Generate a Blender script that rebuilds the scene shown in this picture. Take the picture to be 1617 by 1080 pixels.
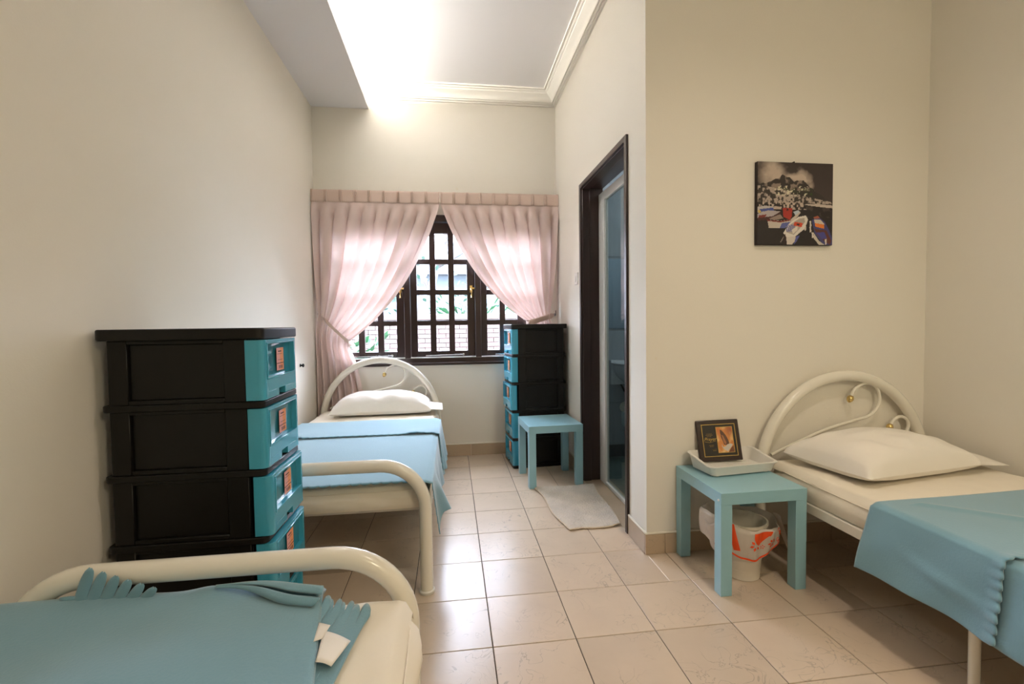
import bpy, bmesh, math, random
import numpy as np
from mathutils import Vector, Matrix
PI = math.pi
random.seed(7)
S = bpy.context.scene
for o in list(bpy.data.objects):
    bpy.data.objects.remove(o)
COL = S.collection

# ------------------------------------------------------------ camera, sky, light, exposure
def basis(yaw, pit, rol):
    c, s = math.cos(yaw), math.sin(yaw)
    fw = Vector((s*math.cos(pit), c*math.cos(pit), math.sin(pit)))
    r0 = Vector((c, -s, 0)); u0 = r0.cross(fw)
    r = math.cos(rol)*r0 + math.sin(rol)*u0
    u = -math.sin(rol)*r0 + math.cos(rol)*u0
    return r, u, fw
CAM = Vector((-0.12621, -3.09096, 1.13043))
r_, u_, f_ = basis(.1297, -.0379, -.0130)
cd = bpy.data.cameras.new('camera'); cam = bpy.data.objects.new('camera', cd); COL.objects.link(cam)
cd.sensor_width = 36; cd.lens = 736.4866/1617*36; cd.clip_start = .02
cam.matrix_world = Matrix(((r_.x, u_.x, -f_.x, CAM.x), (r_.y, u_.y, -f_.y, CAM.y), (r_.z, u_.z, -f_.z, CAM.z), (0, 0, 0, 1)))
S.camera = cam

W = bpy.data.worlds.new('world'); S.world = W; W.use_nodes = True
wn = W.node_tree.nodes; wl = W.node_tree.links
bgn = wn['Background']; bgn.inputs[0].default_value = (.74, .80, 1.0, 1); bgn.inputs[1].default_value = 32

def area(name, loc, rot, sx, sy, power, col, portal=False):
    l = bpy.data.lights.new(name, 'AREA'); l.shape = 'RECTANGLE'; l.size = sx; l.size_y = sy
    l.energy = power; l.color = col
    o = bpy.data.objects.new(name, l); COL.objects.link(o); o.location = loc; o.rotation_euler = rot
    if portal: l.cycles.is_portal = True
    return o
# daylight enters through the window (sampling portal only, gives no light of its own)
area('window_portal', (-.20, 1.10, 1.42), (PI/2, 0, PI), 1.9, 1.4, 1, (1, 1, 1), True)
# LED strip lying in the cove on top of the soffit, shining up and out over the lip
area('cove_strip_light', (-1.03, -.15, 2.958), (0, math.radians(-170), 0), .05, 1.75, 80, (1, .99, .95))
# added warm fill behind the camera, brightens the picture wall; no fixture
area('room_fill_light', (1.3, -4.2, 2.45), (math.radians(38), 0, 0), .5, .5, 12.5, (1, .87, .60))
# recessed downlight over the right-hand bed
sl = bpy.data.lights.new('downlight', 'SPOT'); sl.spot_size = math.radians(140); sl.spot_blend = .9; sl.energy = 40; sl.color = (1, .86, .72); sl.shadow_soft_size = .07
so = bpy.data.objects.new('downlight', sl); COL.objects.link(so); so.location = (1.0, -2.4, 3.09)
# dim cool fill added inside the bathroom to lift its darkness
area('bathroom_fill_light', (1.9, -.1, 2.3), (0, math.radians(35), 0), .5, .5, 7, (.88, .95, 1))

S.view_settings.view_transform = 'Standard'; S.view_settings.look = 'None'
S.view_settings.exposure = 0.86; S.view_settings.gamma = 1; S.view_settings.use_curve_mapping = False

# ------------------------------------------------------------ materials
def lin(c):
    return tuple(((v/255)/12.92 if v/255 <= .04045 else ((v/255+.055)/1.055)**2.4) for v in c)
def mat(name, rgb, rough=.5, spec=.5, metal=0, var=0, vscale=8, bump=0, bscale=60, coat=0, trans=0, transl=0, alpha=None, stretch=None, sheen=0, emit=0):
    m = bpy.data.materials.new(name); m.use_nodes = True
    nt = m.node_tree; N = nt.nodes; L = nt.links; b = N['Principled BSDF']
    col = (*lin(rgb), 1)
    b.inputs['Base Color'].default_value = col
    b.inputs['Roughness'].default_value = rough
    b.inputs['Metallic'].default_value = metal
    b.inputs['Specular IOR Level'].default_value = spec
    b.inputs['Coat Weight'].default_value = coat
    b.inputs['Transmission Weight'].default_value = trans
    b.inputs['Sheen Weight'].default_value = sheen
    if emit:
        b.inputs['Emission Color'].default_value = col; b.inputs['Emission Strength'].default_value = emit
    tc = N.new('ShaderNodeTexCoord'); vec = tc.outputs['Object']
    if stretch:
        mp = N.new('ShaderNodeMapping'); mp.inputs['Scale'].default_value = stretch
        L.new(vec, mp.inputs[0]); vec = mp.outputs[0]
    if var:
        n = N.new('ShaderNodeTexNoise'); n.inputs['Scale'].default_value = vscale; n.inputs['Detail'].default_value = 5
        L.new(vec, n.inputs['Vector'])
        mx = N.new('ShaderNodeMix'); mx.data_type = 'RGBA'
        mx.inputs[6].default_value = tuple(v*(1-var) for v in col[:3])+(1,)
        mx.inputs[7].default_value = tuple(min(1, v*(1+var)) for v in col[:3])+(1,)
        L.new(n.outputs[0], mx.inputs[0]); L.new(mx.outputs[2], b.inputs['Base Color'])
    if bump:
        n2 = N.new('ShaderNodeTexNoise'); n2.inputs['Scale'].default_value = bscale; n2.inputs['Detail'].default_value = 4
        L.new(vec, n2.inputs['Vector'])
        bp = N.new('ShaderNodeBump'); bp.inputs['Strength'].default_value = bump; bp.inputs['Distance'].default_value = .01
        L.new(n2.outputs[0], bp.inputs['Height']); L.new(bp.outputs[0], b.inputs['Normal'])
    if transl:
        t = N.new('ShaderNodeBsdfTranslucent'); t.inputs[0].default_value = col
        ms = N.new('ShaderNodeMixShader'); ms.inputs[0].default_value = transl
        L.new(b.outputs[0], ms.inputs[1]); L.new(t.outputs[0], ms.inputs[2])
        L.new(ms.outputs[0], N['Material Output'].inputs[0])
    return m
def glass_mat(name, tint, gloss=.08, rough=.0):
    m = bpy.data.materials.new(name); m.use_nodes = True
    nt = m.node_tree; N = nt.nodes; L = nt.links; N.remove(N['Principled BSDF'])
    t = N.new('ShaderNodeBsdfTransparent'); t.inputs[0].default_value = (*tint, 1)
    g = N.new('ShaderNodeBsdfGlossy'); g.inputs['Roughness'].default_value = rough
    lw = N.new('ShaderNodeLayerWeight'); lw.inputs[0].default_value = .5
    pw = N.new('ShaderNodeMath'); pw.operation = 'POWER'; pw.inputs[1].default_value = 5; L.new(lw.outputs['Facing'], pw.inputs[0])
    fr = N.new('ShaderNodeMath'); fr.operation = 'MULTIPLY_ADD'; fr.inputs[1].default_value = .9; fr.inputs[2].default_value = .04; L.new(pw.outputs[0], fr.inputs[0])
    ms = N.new('ShaderNodeMixShader')
    L.new(fr.outputs[0], ms.inputs[0]); L.new(t.outputs[0], ms.inputs[1]); L.new(g.outputs[0], ms.inputs[2])
    L.new(ms.outputs[0], N['Material Output'].inputs[0])
    return m
def tile_mat(name, rgb, rough, vein, var=.10):
    m = bpy.data.materials.new(name); m.use_nodes = True
    nt = m.node_tree; N = nt.nodes; L = nt.links; b = N['Principled BSDF']
    c = lin(rgb)
    tc = N.new('ShaderNodeTexCoord'); oi = N.new('ShaderNodeObjectInfo')
    sc = N.new('ShaderNodeMath'); sc.operation = 'MULTIPLY'; sc.inputs[1].default_value = 37
    L.new(oi.outputs['Random'], sc.inputs[0])
    ad = N.new('ShaderNodeVectorMath'); ad.operation = 'ADD'
    L.new(tc.outputs['Object'], ad.inputs[0]); L.new(sc.outputs[0], ad.inputs[1])
    n = N.new('ShaderNodeTexNoise'); n.inputs['Scale'].default_value = 7; n.inputs['Detail'].default_value = 6
    L.new(ad.outputs[0], n.inputs['Vector'])
    mx = N.new('ShaderNodeMix'); mx.data_type = 'RGBA'
    mx.inputs[6].default_value = tuple(v*(1-var) for v in c)+(1,)
    mx.inputs[7].default_value = tuple(v*(1+var) for v in c)+(1,)
    L.new(n.outputs[0], mx.inputs[0])
    # squiggly thin veins: narrow band of a distorted noise
    n2 = N.new('ShaderNodeTexNoise'); n2.inputs['Scale'].default_value = 11; n2.inputs['Detail'].default_value = 3; n2.inputs['Distortion'].default_value = .9
    L.new(ad.outputs[0], n2.inputs['Vector'])
    s1 = N.new('ShaderNodeMath'); s1.operation = 'SUBTRACT'; s1.inputs[1].default_value = .5; L.new(n2.outputs[0], s1.inputs[0])
    s2 = N.new('ShaderNodeMath'); s2.operation = 'ABSOLUTE'; L.new(s1.outputs[0], s2.inputs[0])
    mr = N.new('ShaderNodeMapRange'); mr.inputs[1].default_value = 0; mr.inputs[2].default_value = .012; mr.inputs[3].default_value = 1; mr.inputs[4].default_value = 0
    L.new(s2.outputs[0], mr.inputs[0])
    n3 = N.new('ShaderNodeTexNoise'); n3.inputs['Scale'].default_value = 5; L.new(ad.outputs[0], n3.inputs['Vector'])
    m3 = N.new('ShaderNodeMapRange'); m3.inputs[1].default_value = .45; m3.inputs[2].default_value = .62; m3.inputs[3].default_value = 0; m3.inputs[4].default_value = vein
    L.new(n3.outputs[0], m3.inputs[0])
    ml = N.new('ShaderNodeMath'); ml.operation = 'MULTIPLY'; L.new(mr.outputs[0], ml.inputs[0]); L.new(m3.outputs[0], ml.inputs[1])
    mv = N.new('ShaderNodeMix'); mv.data_type = 'RGBA'; L.new(ml.outputs[0], mv.inputs[0]); L.new(mx.outputs[2], mv.inputs[6])
    mv.inputs[7].default_value = tuple(v*.42 for v in c)+(1,)
    hs = N.new('ShaderNodeHueSaturation'); L.new(mv.outputs[2], hs.inputs['Color'])
    vr = N.new('ShaderNodeMapRange'); vr.inputs[3].default_value = .93; vr.inputs[4].default_value = 1.06; L.new(oi.outputs['Random'], vr.inputs[0])
    L.new(vr.outputs[0], hs.inputs['Value'])
    L.new(hs.outputs[0], b.inputs['Base Color'])
    b.inputs['Roughness'].default_value = rough; b.inputs['Specular IOR Level'].default_value = .5
    bp = N.new('ShaderNodeBump'); bp.inputs['Strength'].default_value = .25; bp.inputs['Distance'].default_value = .004
    L.new(n2.outputs[0], bp.inputs['Height']); L.new(bp.outputs[0], b.inputs['Normal'])
    return m

M = {}
M['wall'] = mat('cream_paint', (238, 232, 220), .75, .3, var=.015, vscale=2, bump=.05, bscale=180)
M['ceil'] = mat('white_ceiling_paint', (238, 235, 234), .8, .3, bump=.03, bscale=150)
M['cornice'] = mat('cornice_plaster', (232, 226, 214), .6, .3)
M['tile'] = tile_mat('beige_floor_tile', (205, 185, 163), .30, .60)
M['skirt'] = tile_mat('skirting_tile', (190, 168, 142), .35, .3, .06)
M['grout'] = mat('dark_grout', (60, 50, 42), .9, var=.2, vscale=30)
M['caulk'] = mat('white_caulk', (236, 228, 212), .6)
M['wood'] = mat('dark_stained_wood', (50, 33, 29), .33, .5, var=.35, vscale=14, stretch=(1, 1, .08), bump=.06, bscale=40)
M['glass'] = glass_mat('window_glass', (.97, .985, .98))
M['door_glass'] = glass_mat('smoky_door_glass', (.66, .71, .71))
M['alu'] = mat('white_aluminium', (222, 220, 216), .4)
M['brass'] = mat('brass', (226, 198, 132), .25, metal=1)
M['steel'] = mat('steel', (190, 190, 192), .25, metal=1)
M['curtain'] = mat('blush_satin', (232, 210, 202), .5, .35, transl=.20, bump=.05, bscale=350, sheen=.2)
M['curtain_head'] = mat('blush_satin_lined', (224, 200, 186), .55, .3, transl=.12, bump=.05, bscale=350)
M['bedmetal'] = mat('ivory_powder_coat', (238, 232, 218), .22, .5, coat=.4, var=.02, vscale=3)
M['sheet'] = mat('ivory_cotton_sheet', (240, 230, 212), .85, .2, var=.03, vscale=5, bump=.35, bscale=11, sheen=.2)
M['pillow'] = mat('white_pillowcase', (242, 235, 224), .85, .2, var=.02, vscale=5, bump=.4, bscale=8, sheen=.2)
M['blanket'] = mat('sky_blue_fleece', (123, 163, 179), .95, .1, var=.05, vscale=6, bump=.1, bscale=150, sheen=.5)
M['blank_tag'] = mat('white_care_label', (240, 234, 226), .7)
M['black'] = mat('black_plastic', (17, 15, 13), .42, .3, var=.1, vscale=4)
M['teal'] = mat('teal_plastic', (66, 164, 192), .22, .5, coat=.3)
M['teal_clear'] = mat('clear_teal_plastic', (50, 140, 162), .08, .6, coat=.6, var=.18, vscale=9)
M['lack'] = mat('sky_blue_lacquer', (150, 194, 206), .28, .45, var=.03, vscale=3)
M['slot'] = mat('dark_slot', (8, 8, 8), .7)
M['stk_or'] = mat('orange_label_print', (232, 150, 92), .5)
M['stk_pk'] = mat('pink_label_print', (222, 158, 150), .5)
M['ink'] = mat('dark_ink', (60, 34, 36), .6)
M['white_pl'] = mat('white_plastic', (232, 228, 220), .35, .4)
M['bin'] = mat('white_bin_plastic', (232, 222, 206), .4, .4)
M['bag'] = mat('white_bag_film', (236, 226, 216), .35, .5, transl=.35, bump=.15, bscale=25)
M['orange'] = mat('orange_bag_print', (250, 84, 22), .35, .5)
M['plaque'] = mat('dark_plaque_wood', (44, 26, 22), .3, .5, var=.3, vscale=30, coat=.3)
M['plaque_bl'] = mat('black_plate', (44, 40, 36), .35)
M['gold'] = mat('gold_print', (205, 172, 96), .35, metal=.6)
M['canvas_edge'] = mat('canvas_edge_dark', (40, 30, 30), .7)
M['rug'] = mat('beige_tufted_mat', (208, 194, 178), 1, .05, var=.30, vscale=9, bump=1.0, bscale=95, sheen=.4)
M['rug_edge'] = mat('beige_mat_binding', (214, 196, 172), .95, .05)
M['hook'] = mat('dark_hook_metal', (50, 46, 44), .35, metal=.7)
M['btile'] = tile_mat('bathroom_wall_tile', (158, 166, 174), .25, .3, .10)
M['btile_dk'] = tile_mat('bathroom_skirting_tile', (84, 88, 92), .3, .2, .08)
M['bfloor'] = tile_mat('bathroom_floor_tile', (92, 108, 104), .4, .2, .1)
M['ceramic'] = mat('white_ceramic', (225, 228, 232), .15, .5)
M['mirror'] = mat('mirror_silver', (150, 172, 196), .05, metal=1)
M['chrome'] = mat('dark_chrome', (90, 92, 96), .2, metal=1)
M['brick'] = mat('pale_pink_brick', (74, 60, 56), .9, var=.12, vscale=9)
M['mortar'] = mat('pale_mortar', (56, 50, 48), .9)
M['ground'] = mat('garden_ground', (110, 108, 98), .95, var=.15, vscale=3)
M['leaf'] = mat('green_leaf', (18, 52, 28), .5, var=.3, vscale=2, transl=.3)
M['leaf2'] = mat('blue_green_leaf', (22, 46, 36), .5, var=.3, vscale=2, transl=.3)
M['bark'] = mat('grey_bark', (46, 42, 42), .9, var=.2, vscale=10)
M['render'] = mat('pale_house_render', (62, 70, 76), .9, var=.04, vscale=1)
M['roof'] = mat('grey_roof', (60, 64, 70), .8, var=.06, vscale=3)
M['pane_far'] = mat('far_window_glass', (130, 150, 166), .1)

# ------------------------------------------------------------ mesh helpers
class MB:
    def __init__(self): self.v = []; self.f = []; self.mi = []
    def add(self, vs, fs, mi=0):
        n = len(self.v); self.v += [tuple(v) for v in vs]
        self.f += [tuple(i+n for i in f) for f in fs]; self.mi += [mi]*len(fs); return self
    def box(self, x0, x1, y0, y1, z0, z1, mi=0):
        vs = [(x, y, z) for x in (x0, x1) for y in (y0, y1) for z in (z0, z1)]
        return self.add(vs, [(0, 1, 3, 2), (4, 6, 7, 5), (0, 4, 5, 1), (2, 3, 7, 6), (0, 2, 6, 4), (1, 5, 7, 3)], mi)
    def tube(self, pts, r, seg=16, caps=True, mi=0):
        pts = [Vector(p) for p in pts]; n = len(pts); rs = r if isinstance(r, (list, tuple)) else [r]*n
        tang = [(pts[min(i+1, n-1)]-pts[max(i-1, 0)]).normalized() for i in range(n)]
        a = Vector((0, 0, 1)) if abs(tang[0].z) < .9 else Vector((1, 0, 0))
        nrm = (a-tang[0]*a.dot(tang[0])).normalized(); vs = []
        for i in range(n):
            nrm = (nrm-tang[i]*nrm.dot(tang[i])).normalized(); b = tang[i].cross(nrm)
            for k in range(seg):
                t = 2*PI*k/seg; vs.append(pts[i]+(nrm*math.cos(t)+b*math.sin(t))*rs[i])
        fs = [(i*seg+k, i*seg+(k+1) % seg, (i+1)*seg+(k+1) % seg, (i+1)*seg+k) for i in range(n-1) for k in range(seg)]
        if caps: fs += [tuple(reversed(range(seg))), tuple((n-1)*seg+k for k in range(seg))]
        return self.add(vs, fs, mi)
    def lathe(self, prof, c=(0, 0, 0), seg=40, mi=0, axis='z', sx=1, sy=1):
        vs = []
        for (rr, z) in prof:
            for k in range(seg):
                t = 2*PI*k/seg; p = (rr*math.cos(t)*sx, rr*math.sin(t)*sy, z)
                if axis == 'y': p = (p[0], z, p[1])
                if axis == 'x': p = (z, p[0], p[1])
                vs.append((c[0]+p[0], c[1]+p[1], c[2]+p[2]))
        n = len(prof)
        fs = [(i*seg+k, i*seg+(k+1) % seg, (i+1)*seg+(k+1) % seg, (i+1)*seg+k) for i in range(n-1) for k in range(seg)]
        fs += [tuple(reversed(range(seg))), tuple((n-1)*seg+k for k in range(seg))]
        return self.add(vs, fs, mi)
    def grid(self, fn, nu, nv, mi=0, wrap=False):
        vs = [fn(i/nu, j/nv) for j in range(nv+1) for i in range(nu+1)]
        fs = [(j*(nu+1)+i, j*(nu+1)+i+1, (j+1)*(nu+1)+i+1, (j+1)*(nu+1)+i) for j in range(nv) for i in range(nu)]
        return self.add(vs, fs, mi)
    def prism(self, poly, h0, h1, axis='z', mi=0):
        def P(a, b, h): return {'z': (a, b, h), 'x': (h, a, b), 'y': (a, h, b)}[axis]
        n = len(poly); vs = [P(a, b, h0) for a, b in poly]+[P(a, b, h1) for a, b in poly]
        fs = [tuple(reversed(range(n))), tuple(range(n, 2*n))]+[(i, (i+1) % n, n+(i+1) % n, n+i) for i in range(n)]
        return self.add(vs, fs, mi)
    def mesh(self, name, smooth=None):
        me = bpy.data.meshes.new(name); me.from_pydata(self.v, [], self.f); me.update()
        bm = bmesh.new(); bm.from_mesh(me); bmesh.ops.recalc_face_normals(bm, faces=bm.faces)
        bm.to_mesh(me); bm.free()
        if len(self.mi) == len(me.polygons): me.polygons.foreach_set('material_index', self.mi)
        if smooth is not None:
            me.polygons.foreach_set('use_smooth', [True]*len(me.polygons))
            if smooth < 179: me.set_sharp_from_angle(angle=math.radians(smooth))
        return me
    def build(self, name, m, parent=None, smooth=None, bevel=0, seg=2, solid=0, subsurf=0):
        me = self.mesh(name, smooth if not bevel else 40)
        for mm in (m if isinstance(m, list) else [m]): me.materials.append(mm)
        o = bpy.data.objects.new(name, me); COL.objects.link(o)
        if parent: o.parent = parent
        if solid:
            md = o.modifiers.new('thickness', 'SOLIDIFY'); md.thickness = abs(solid); md.offset = -1 if solid > 0 else 1
        if bevel:
            md = o.modifiers.new('bevel', 'BEVEL'); md.width = bevel; md.segments = seg; md.limit_method = 'ANGLE'; md.harden_normals = False
        if subsurf:
            md = o.modifiers.new('subsurf', 'SUBSURF'); md.levels = subsurf; md.render_levels = subsurf
        return o
def empty(name, loc=(0, 0, 0), rz=0, scale=None):
    o = bpy.data.objects.new(name, None); COL.objects.link(o); o.location = loc; o.rotation_euler = (0, 0, rz); o.empty_display_size = .05
    return o
def tag(o, label, cat, group=None):
    o['label'] = label; o['category'] = cat
    if group: o['group'] = group
    return o
def struct(o):
    o['kind'] = 'structure'; return o
def copy_tree(o, parent=None):
    c = o.copy(); COL.objects.link(c); c.parent = parent
    for ch in [x for x in bpy.data.objects if x.parent == o]: copy_tree(ch, c)
    return c
def smoothstep(a, b, x):
    t = max(0, min(1, (x-a)/(b-a))); return t*t*(3-2*t)
def vnoise(x, y, s=0):
    return (math.sin(x*1.7+s)+math.sin(y*2.3+s*1.3+1)+math.sin((x+y)*1.1+s*.7)+math.sin((x-2*y)*.8+s*2.1))/4

# ------------------------------------------------------------ room shell
XL, XI, XR = -1.22, .803, 2.33          # left wall, wall with the door, right wall
YB, YF, YN = .937, -.953, -4.6          # window wall, picture wall, wall behind camera
ZC = 3.105
T = .12
wx0, wx1, wz0, wz1 = -1.114, .714, .79, 2.06
struct(MB().box(XL-T, XL, YN-T, YB+.15, -.05, ZC+.1).build('wall_left', M['wall']))
b = MB()
b.box(XL, wx0, YB, YB+.15, -.05, ZC+.1); b.box(wx1, XI+.02, YB, YB+.15, -.05, ZC+.1)
b.box(wx0, wx1, YB, YB+.15, -.05, wz0); b.box(wx0, wx1, YB, YB+.15, wz1, ZC+.1)
wall_back = struct(b.build('wall_back', M['wall']))
dy0, dy1, dz = -.73, .16, 2.105
b = MB(); b.box(XI, XI+T, dy1, YB, -.05, ZC+.1); b.box(XI, XI+T, YF+.12, dy0, -.05, ZC+.1); b.box(XI, XI+T, dy0, dy1, dz, ZC+.1)
struct(b.build('wall_doorway', M['wall']))
wall_pic = struct(MB().box(XI, XR, YF, YF+.12, -.05, ZC+.1).build('wall_front', M['wall']))
struct(MB().box(XR, XR+T, YN-T, .9, -.05, ZC+.1).build('wall_right', M['wall']))
struct(MB().box(XL, XR, YN-T, YN, -.05, ZC+.1).build('wall_near', M['wall']))
struct(MB().box(XL, XR, YN, YB, ZC, ZC+.1).build('ceiling', M['ceil']))
# soffit with cove and lip
b = MB(); b.box(XL, -.767, YN, YB, 2.918, 2.945); b.box(-.79, -.767, YN, YB, 2.945, 2.968)
struct(b.build('trim_1', M['ceil']))
# cornice profile: distance from wall, drop from ceiling
prof = [(0, 0), (.122, 0), (.122, .012), (.110, .012), (.110, .006), (.106, .006), (.106, .020), (.096, .024), (.096, .019), (.092, .019), (.090, .034), (.078, .040), (.062, .050), (.050, .060), (.042, .072), (.038, .082), (.032, .082), (.032, .077), (.028, .077), (.028, .092), (.018, .095), (.018, .090), (.014, .090), (.014, .106), (0, .108)]
def cornice(name, a, bb):
    # runs from a to bb along wall; n = into-room normal; mitred ends by shifting
    mb = MB(); vs = []
    for (p, sa, sb) in ((0, 0, 0),):
        pass
    n = len(prof)
    for end in (a, bb):
        for d, h in prof: vs.append(end(d, h))
    fs = [(i, i+1, n+i+1, n+i) for i in range(n-1)]+[tuple(range(n)), tuple(range(2*n-1, n-1, -1))]
    mb.add(vs, fs); return struct(mb.build(name, M['cornice'], smooth=25))
cornice('trim_2', lambda d, h: (XL+.01, YB-d, ZC-h), lambda d, h: (XI-d, YB-d, ZC-h))
cornice('trim_3', lambda d, h: (XI-d, YB-d, ZC-h), lambda d, h: (XI-d, YF-d, ZC-h))
cornice('trim_4', lambda d, h: (XI-d, YF-d, ZC-h), lambda d, h: (XR-d, YF-d, ZC-h))
cornice('trim_5', lambda d, h: (XR-d, YF-d, ZC-h), lambda d, h: (XR-d, YN, ZC-h))
# filler spots on the walls
MB().lathe([(.012, -.001), (.010, .0)], (-.055, YB-.0005, 2.285), 10, axis='y').build('filler_spot', M['caulk'], wall_back)
MB().lathe([(.007, -.001), (.006, .0)], (.852, YF-.0005, .956), 10, axis='y').build('filler_spot', M['caulk'], wall_pic)

# floor: grout bed and single tiles
fl = struct(MB().box(XL-T, XR+T, YN-T, YB+.15, -.10, -.0035).build('floor', M['grout']))
G = .0016
def in_room(x0, x1, y0, y1):
    out = []
    for (a0, a1, c0, c1) in ((XL, XI, YN, YB), (XI, XR, YN, YF)):
        q = (max(x0, a0), min(x1, a1), max(y0, c0), min(y1, c1))
        if q[1]-q[0] > .004 and q[3]-q[2] > .004: out.append(q)
    return out
tile_mesh = {}
def tile_obj(x0, x1, y0, y1):
    w, h = round(x1-x0, 4), round(y1-y0, 4)
    if (w, h) not in tile_mesh:
        bb = MB(); e = .0012
        bb.add([(-w/2, -h/2, -.004), (w/2, -h/2, -.004), (w/2, h/2, -.004), (-w/2, h/2, -.004),
                (-w/2, -h/2, -e), (w/2, -h/2, -e), (w/2, h/2, -e), (-w/2, h/2, -e),
                (-w/2+e, -h/2+e, 0), (w/2-e, -h/2+e, 0), (w/2-e, h/2-e, 0), (-w/2+e, h/2-e, 0)],
               [(0, 3, 2, 1), (0, 1, 5, 4), (1, 2, 6, 5), (2, 3, 7, 6), (3, 0, 4, 7), (4, 5, 9, 8), (5, 6, 10, 9), (6, 7, 11, 10), (7, 4, 8, 11), (8, 9, 10, 11)])
        me = bb.mesh('tile'); me.materials.append(M['tile']); tile_mesh[(w, h)] = me
    o = bpy.data.objects.new('tile', tile_mesh[(w, h)]); COL.objects.link(o); o.parent = fl
    o.location = ((x0+x1)/2, (y0+y1)/2, random.uniform(-.0004, .0002))
for i in range(-5, 8):
    for j in range(-13, 4):
        x0, x1, y0, y1 = .3*i, .3*i+.3, .3*j, .3*j+.3
        if y1 < -3.7: continue
        qs = in_room(x0+G, x1-G, y0+G, y1-G)
        # L-shaped remainder at the wall corner is two cut pieces, otherwise merge
        if len(qs) == 2 and abs(qs[0][2]-qs[1][2]) < 1e-6 and abs(qs[0][3]-qs[1][3]) < 1e-6:
            qs = [(qs[0][0], qs[1][1], qs[0][2], qs[0][3])]
        for q in qs: tile_obj(*q)

# skirting tiles with a bead of caulk on top
def skirting(name, x0, y0, x1, y1, nx, ny, off=0.0, L=.3):
    d = Vector((x1-x0, y1-y0)); ln = d.length; d /= ln; th = .009
    root = struct(empty(name, (x0, y0, 0)))
    s = 0; cuts = [0]; c = off if off > 0 else L
    while c < ln-.01: cuts.append(c); c += L
    cuts.append(ln)
    for a, bb in zip(cuts[:-1], cuts[1:]):
        a += .001; bb -= .001
        pts = [(d.x*a, d.y*a), (d.x*bb, d.y*bb), (d.x*bb+nx*th, d.y*bb+ny*th), (d.x*a+nx*th, d.y*a+ny*th)]
        MB().prism(pts, 0, .097).build('tile', M['skirt'], root, bevel=.001, seg=1)
    pts = [(0, 0), (d.x*ln, d.y*ln), (d.x*ln+nx*.010, d.y*ln+ny*.010), (nx*.010, ny*.010)]
    MB().prism(pts, .0975, .1085).build('caulk_bead', M['caulk'], root, bevel=.004, seg=2)
skirting('baseboard_back', XL, YB, XI, YB, 0, -1, .35)
skirting('baseboard_left', XL, YN, XL, YB, 1, 0, .2)
skirting('baseboard_doorway', XI, YF, XI, dy0-.001, -1, 0)
skirting('baseboard_alcove', XI, dy1+.001, XI, YB, -1, 0, .15)
skirting('baseboard_front', XI-.009, YF, XR, YF, 0, -1, .10)
skirting('baseboard_right', XR, YN, XR, YF, -1, 0, .1)

# ------------------------------------------------------------ window
win = struct(empty('window_1', (0, 0, 0)))
fy0, fy1 = .922, 1.06
b = MB()
b.box(wx0, wx1, fy0, fy1, wz0, .853); b.box(wx0, wx1, fy0, fy1, 2.004, wz1)
for x0, x1 in ((wx0, -1.062), (.682, wx1), (-.515, -.465), (.083, .133)): b.box(x0, x1, fy0, fy1, .853, 2.004)
b.build('window_frame', M['wood'], win, bevel=.004)
MB().box(wx0+.05, wx1-.03, .924, .985, .853, .8585).build('sill_strip', M['alu'], win)
MB().box(wx0-.01, wx1+.01, .895, .93, .80, .815).build('sill_nosing', M['wood'], win, bevel=.004)
for ci, x0 in enumerate((-1.062, -.463, .135)):
    x1 = x0+.545; y0, y1 = .972, 1.012
    b = MB()
    gx = [(x0+.054+i*.1585, x0+.054+i*.1585+.1085) for i in range(3)]
    gz = [(.91+i*.2620, .91+i*.2620+.219) for i in range(4)]
    b.box(x0, gx[0][0], y0, y1, .862, 2.002); b.box(gx[2][1], x1, y0, y1, .862, 2.002)
    for i in range(2): b.box(gx[i][1], gx[i+1][0], y0+.004, y1, .862, 2.002)
    zz = [(.862, gz[0][0])]+[(gz[i][1], gz[i+1][0]) for i in range(3)]+[(gz[3][1], 2.002)]
    for gxi in gx:
        for k, (za, zb) in enumerate(zz): b.box(gxi[0], gxi[1], y0+(.004 if 0 < k < 4 else 0), y1, za, zb)
    sash = b.build('casement', M['wood'], win, bevel=.003)
    for gxi in gx:
        for gzi in gz:
            MB().box(gxi[0]-.004, gxi[1]+.004, .990, .994, gzi[0]-.004, gzi[1]+.004).build('pane', M['glass'], sash)
    # catch handle on the right stile, stay bar along the bottom
    hx = x1-.03; hz = 1.44
    h = MB(); h.box(hx-.011, hx+.011, y0-.006, y0, hz-.03, hz+.03); h.box(hx-.006, hx+.03, y0-.022, y0-.010, hz-.002, hz+.012)
    h.tube([(hx, y0-.004, hz), (hx, y0-.024, hz)], .006, 10)
    h.tube([(hx, y0-.022, hz+.006), (hx+.002, y0-.03, hz-.03), (hx+.004, y0-.03, hz-.075)], [.006, .005, .008], 8)
    h.build('catch_handle', M['brass'], sash, smooth=40)
    s = MB(); s.tube([(x0+.12, y0-.012, .872), (x0+.44, y0-.014, .878)], .005, 8); s.lathe([(.0, -.01), (.010, -.008), (.010, .004), (0, .006)], (x0+.44, y0-.014, .878), 10, axis='y')
    s.build('stay_bar', M['steel'], sash, smooth=40)

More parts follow.
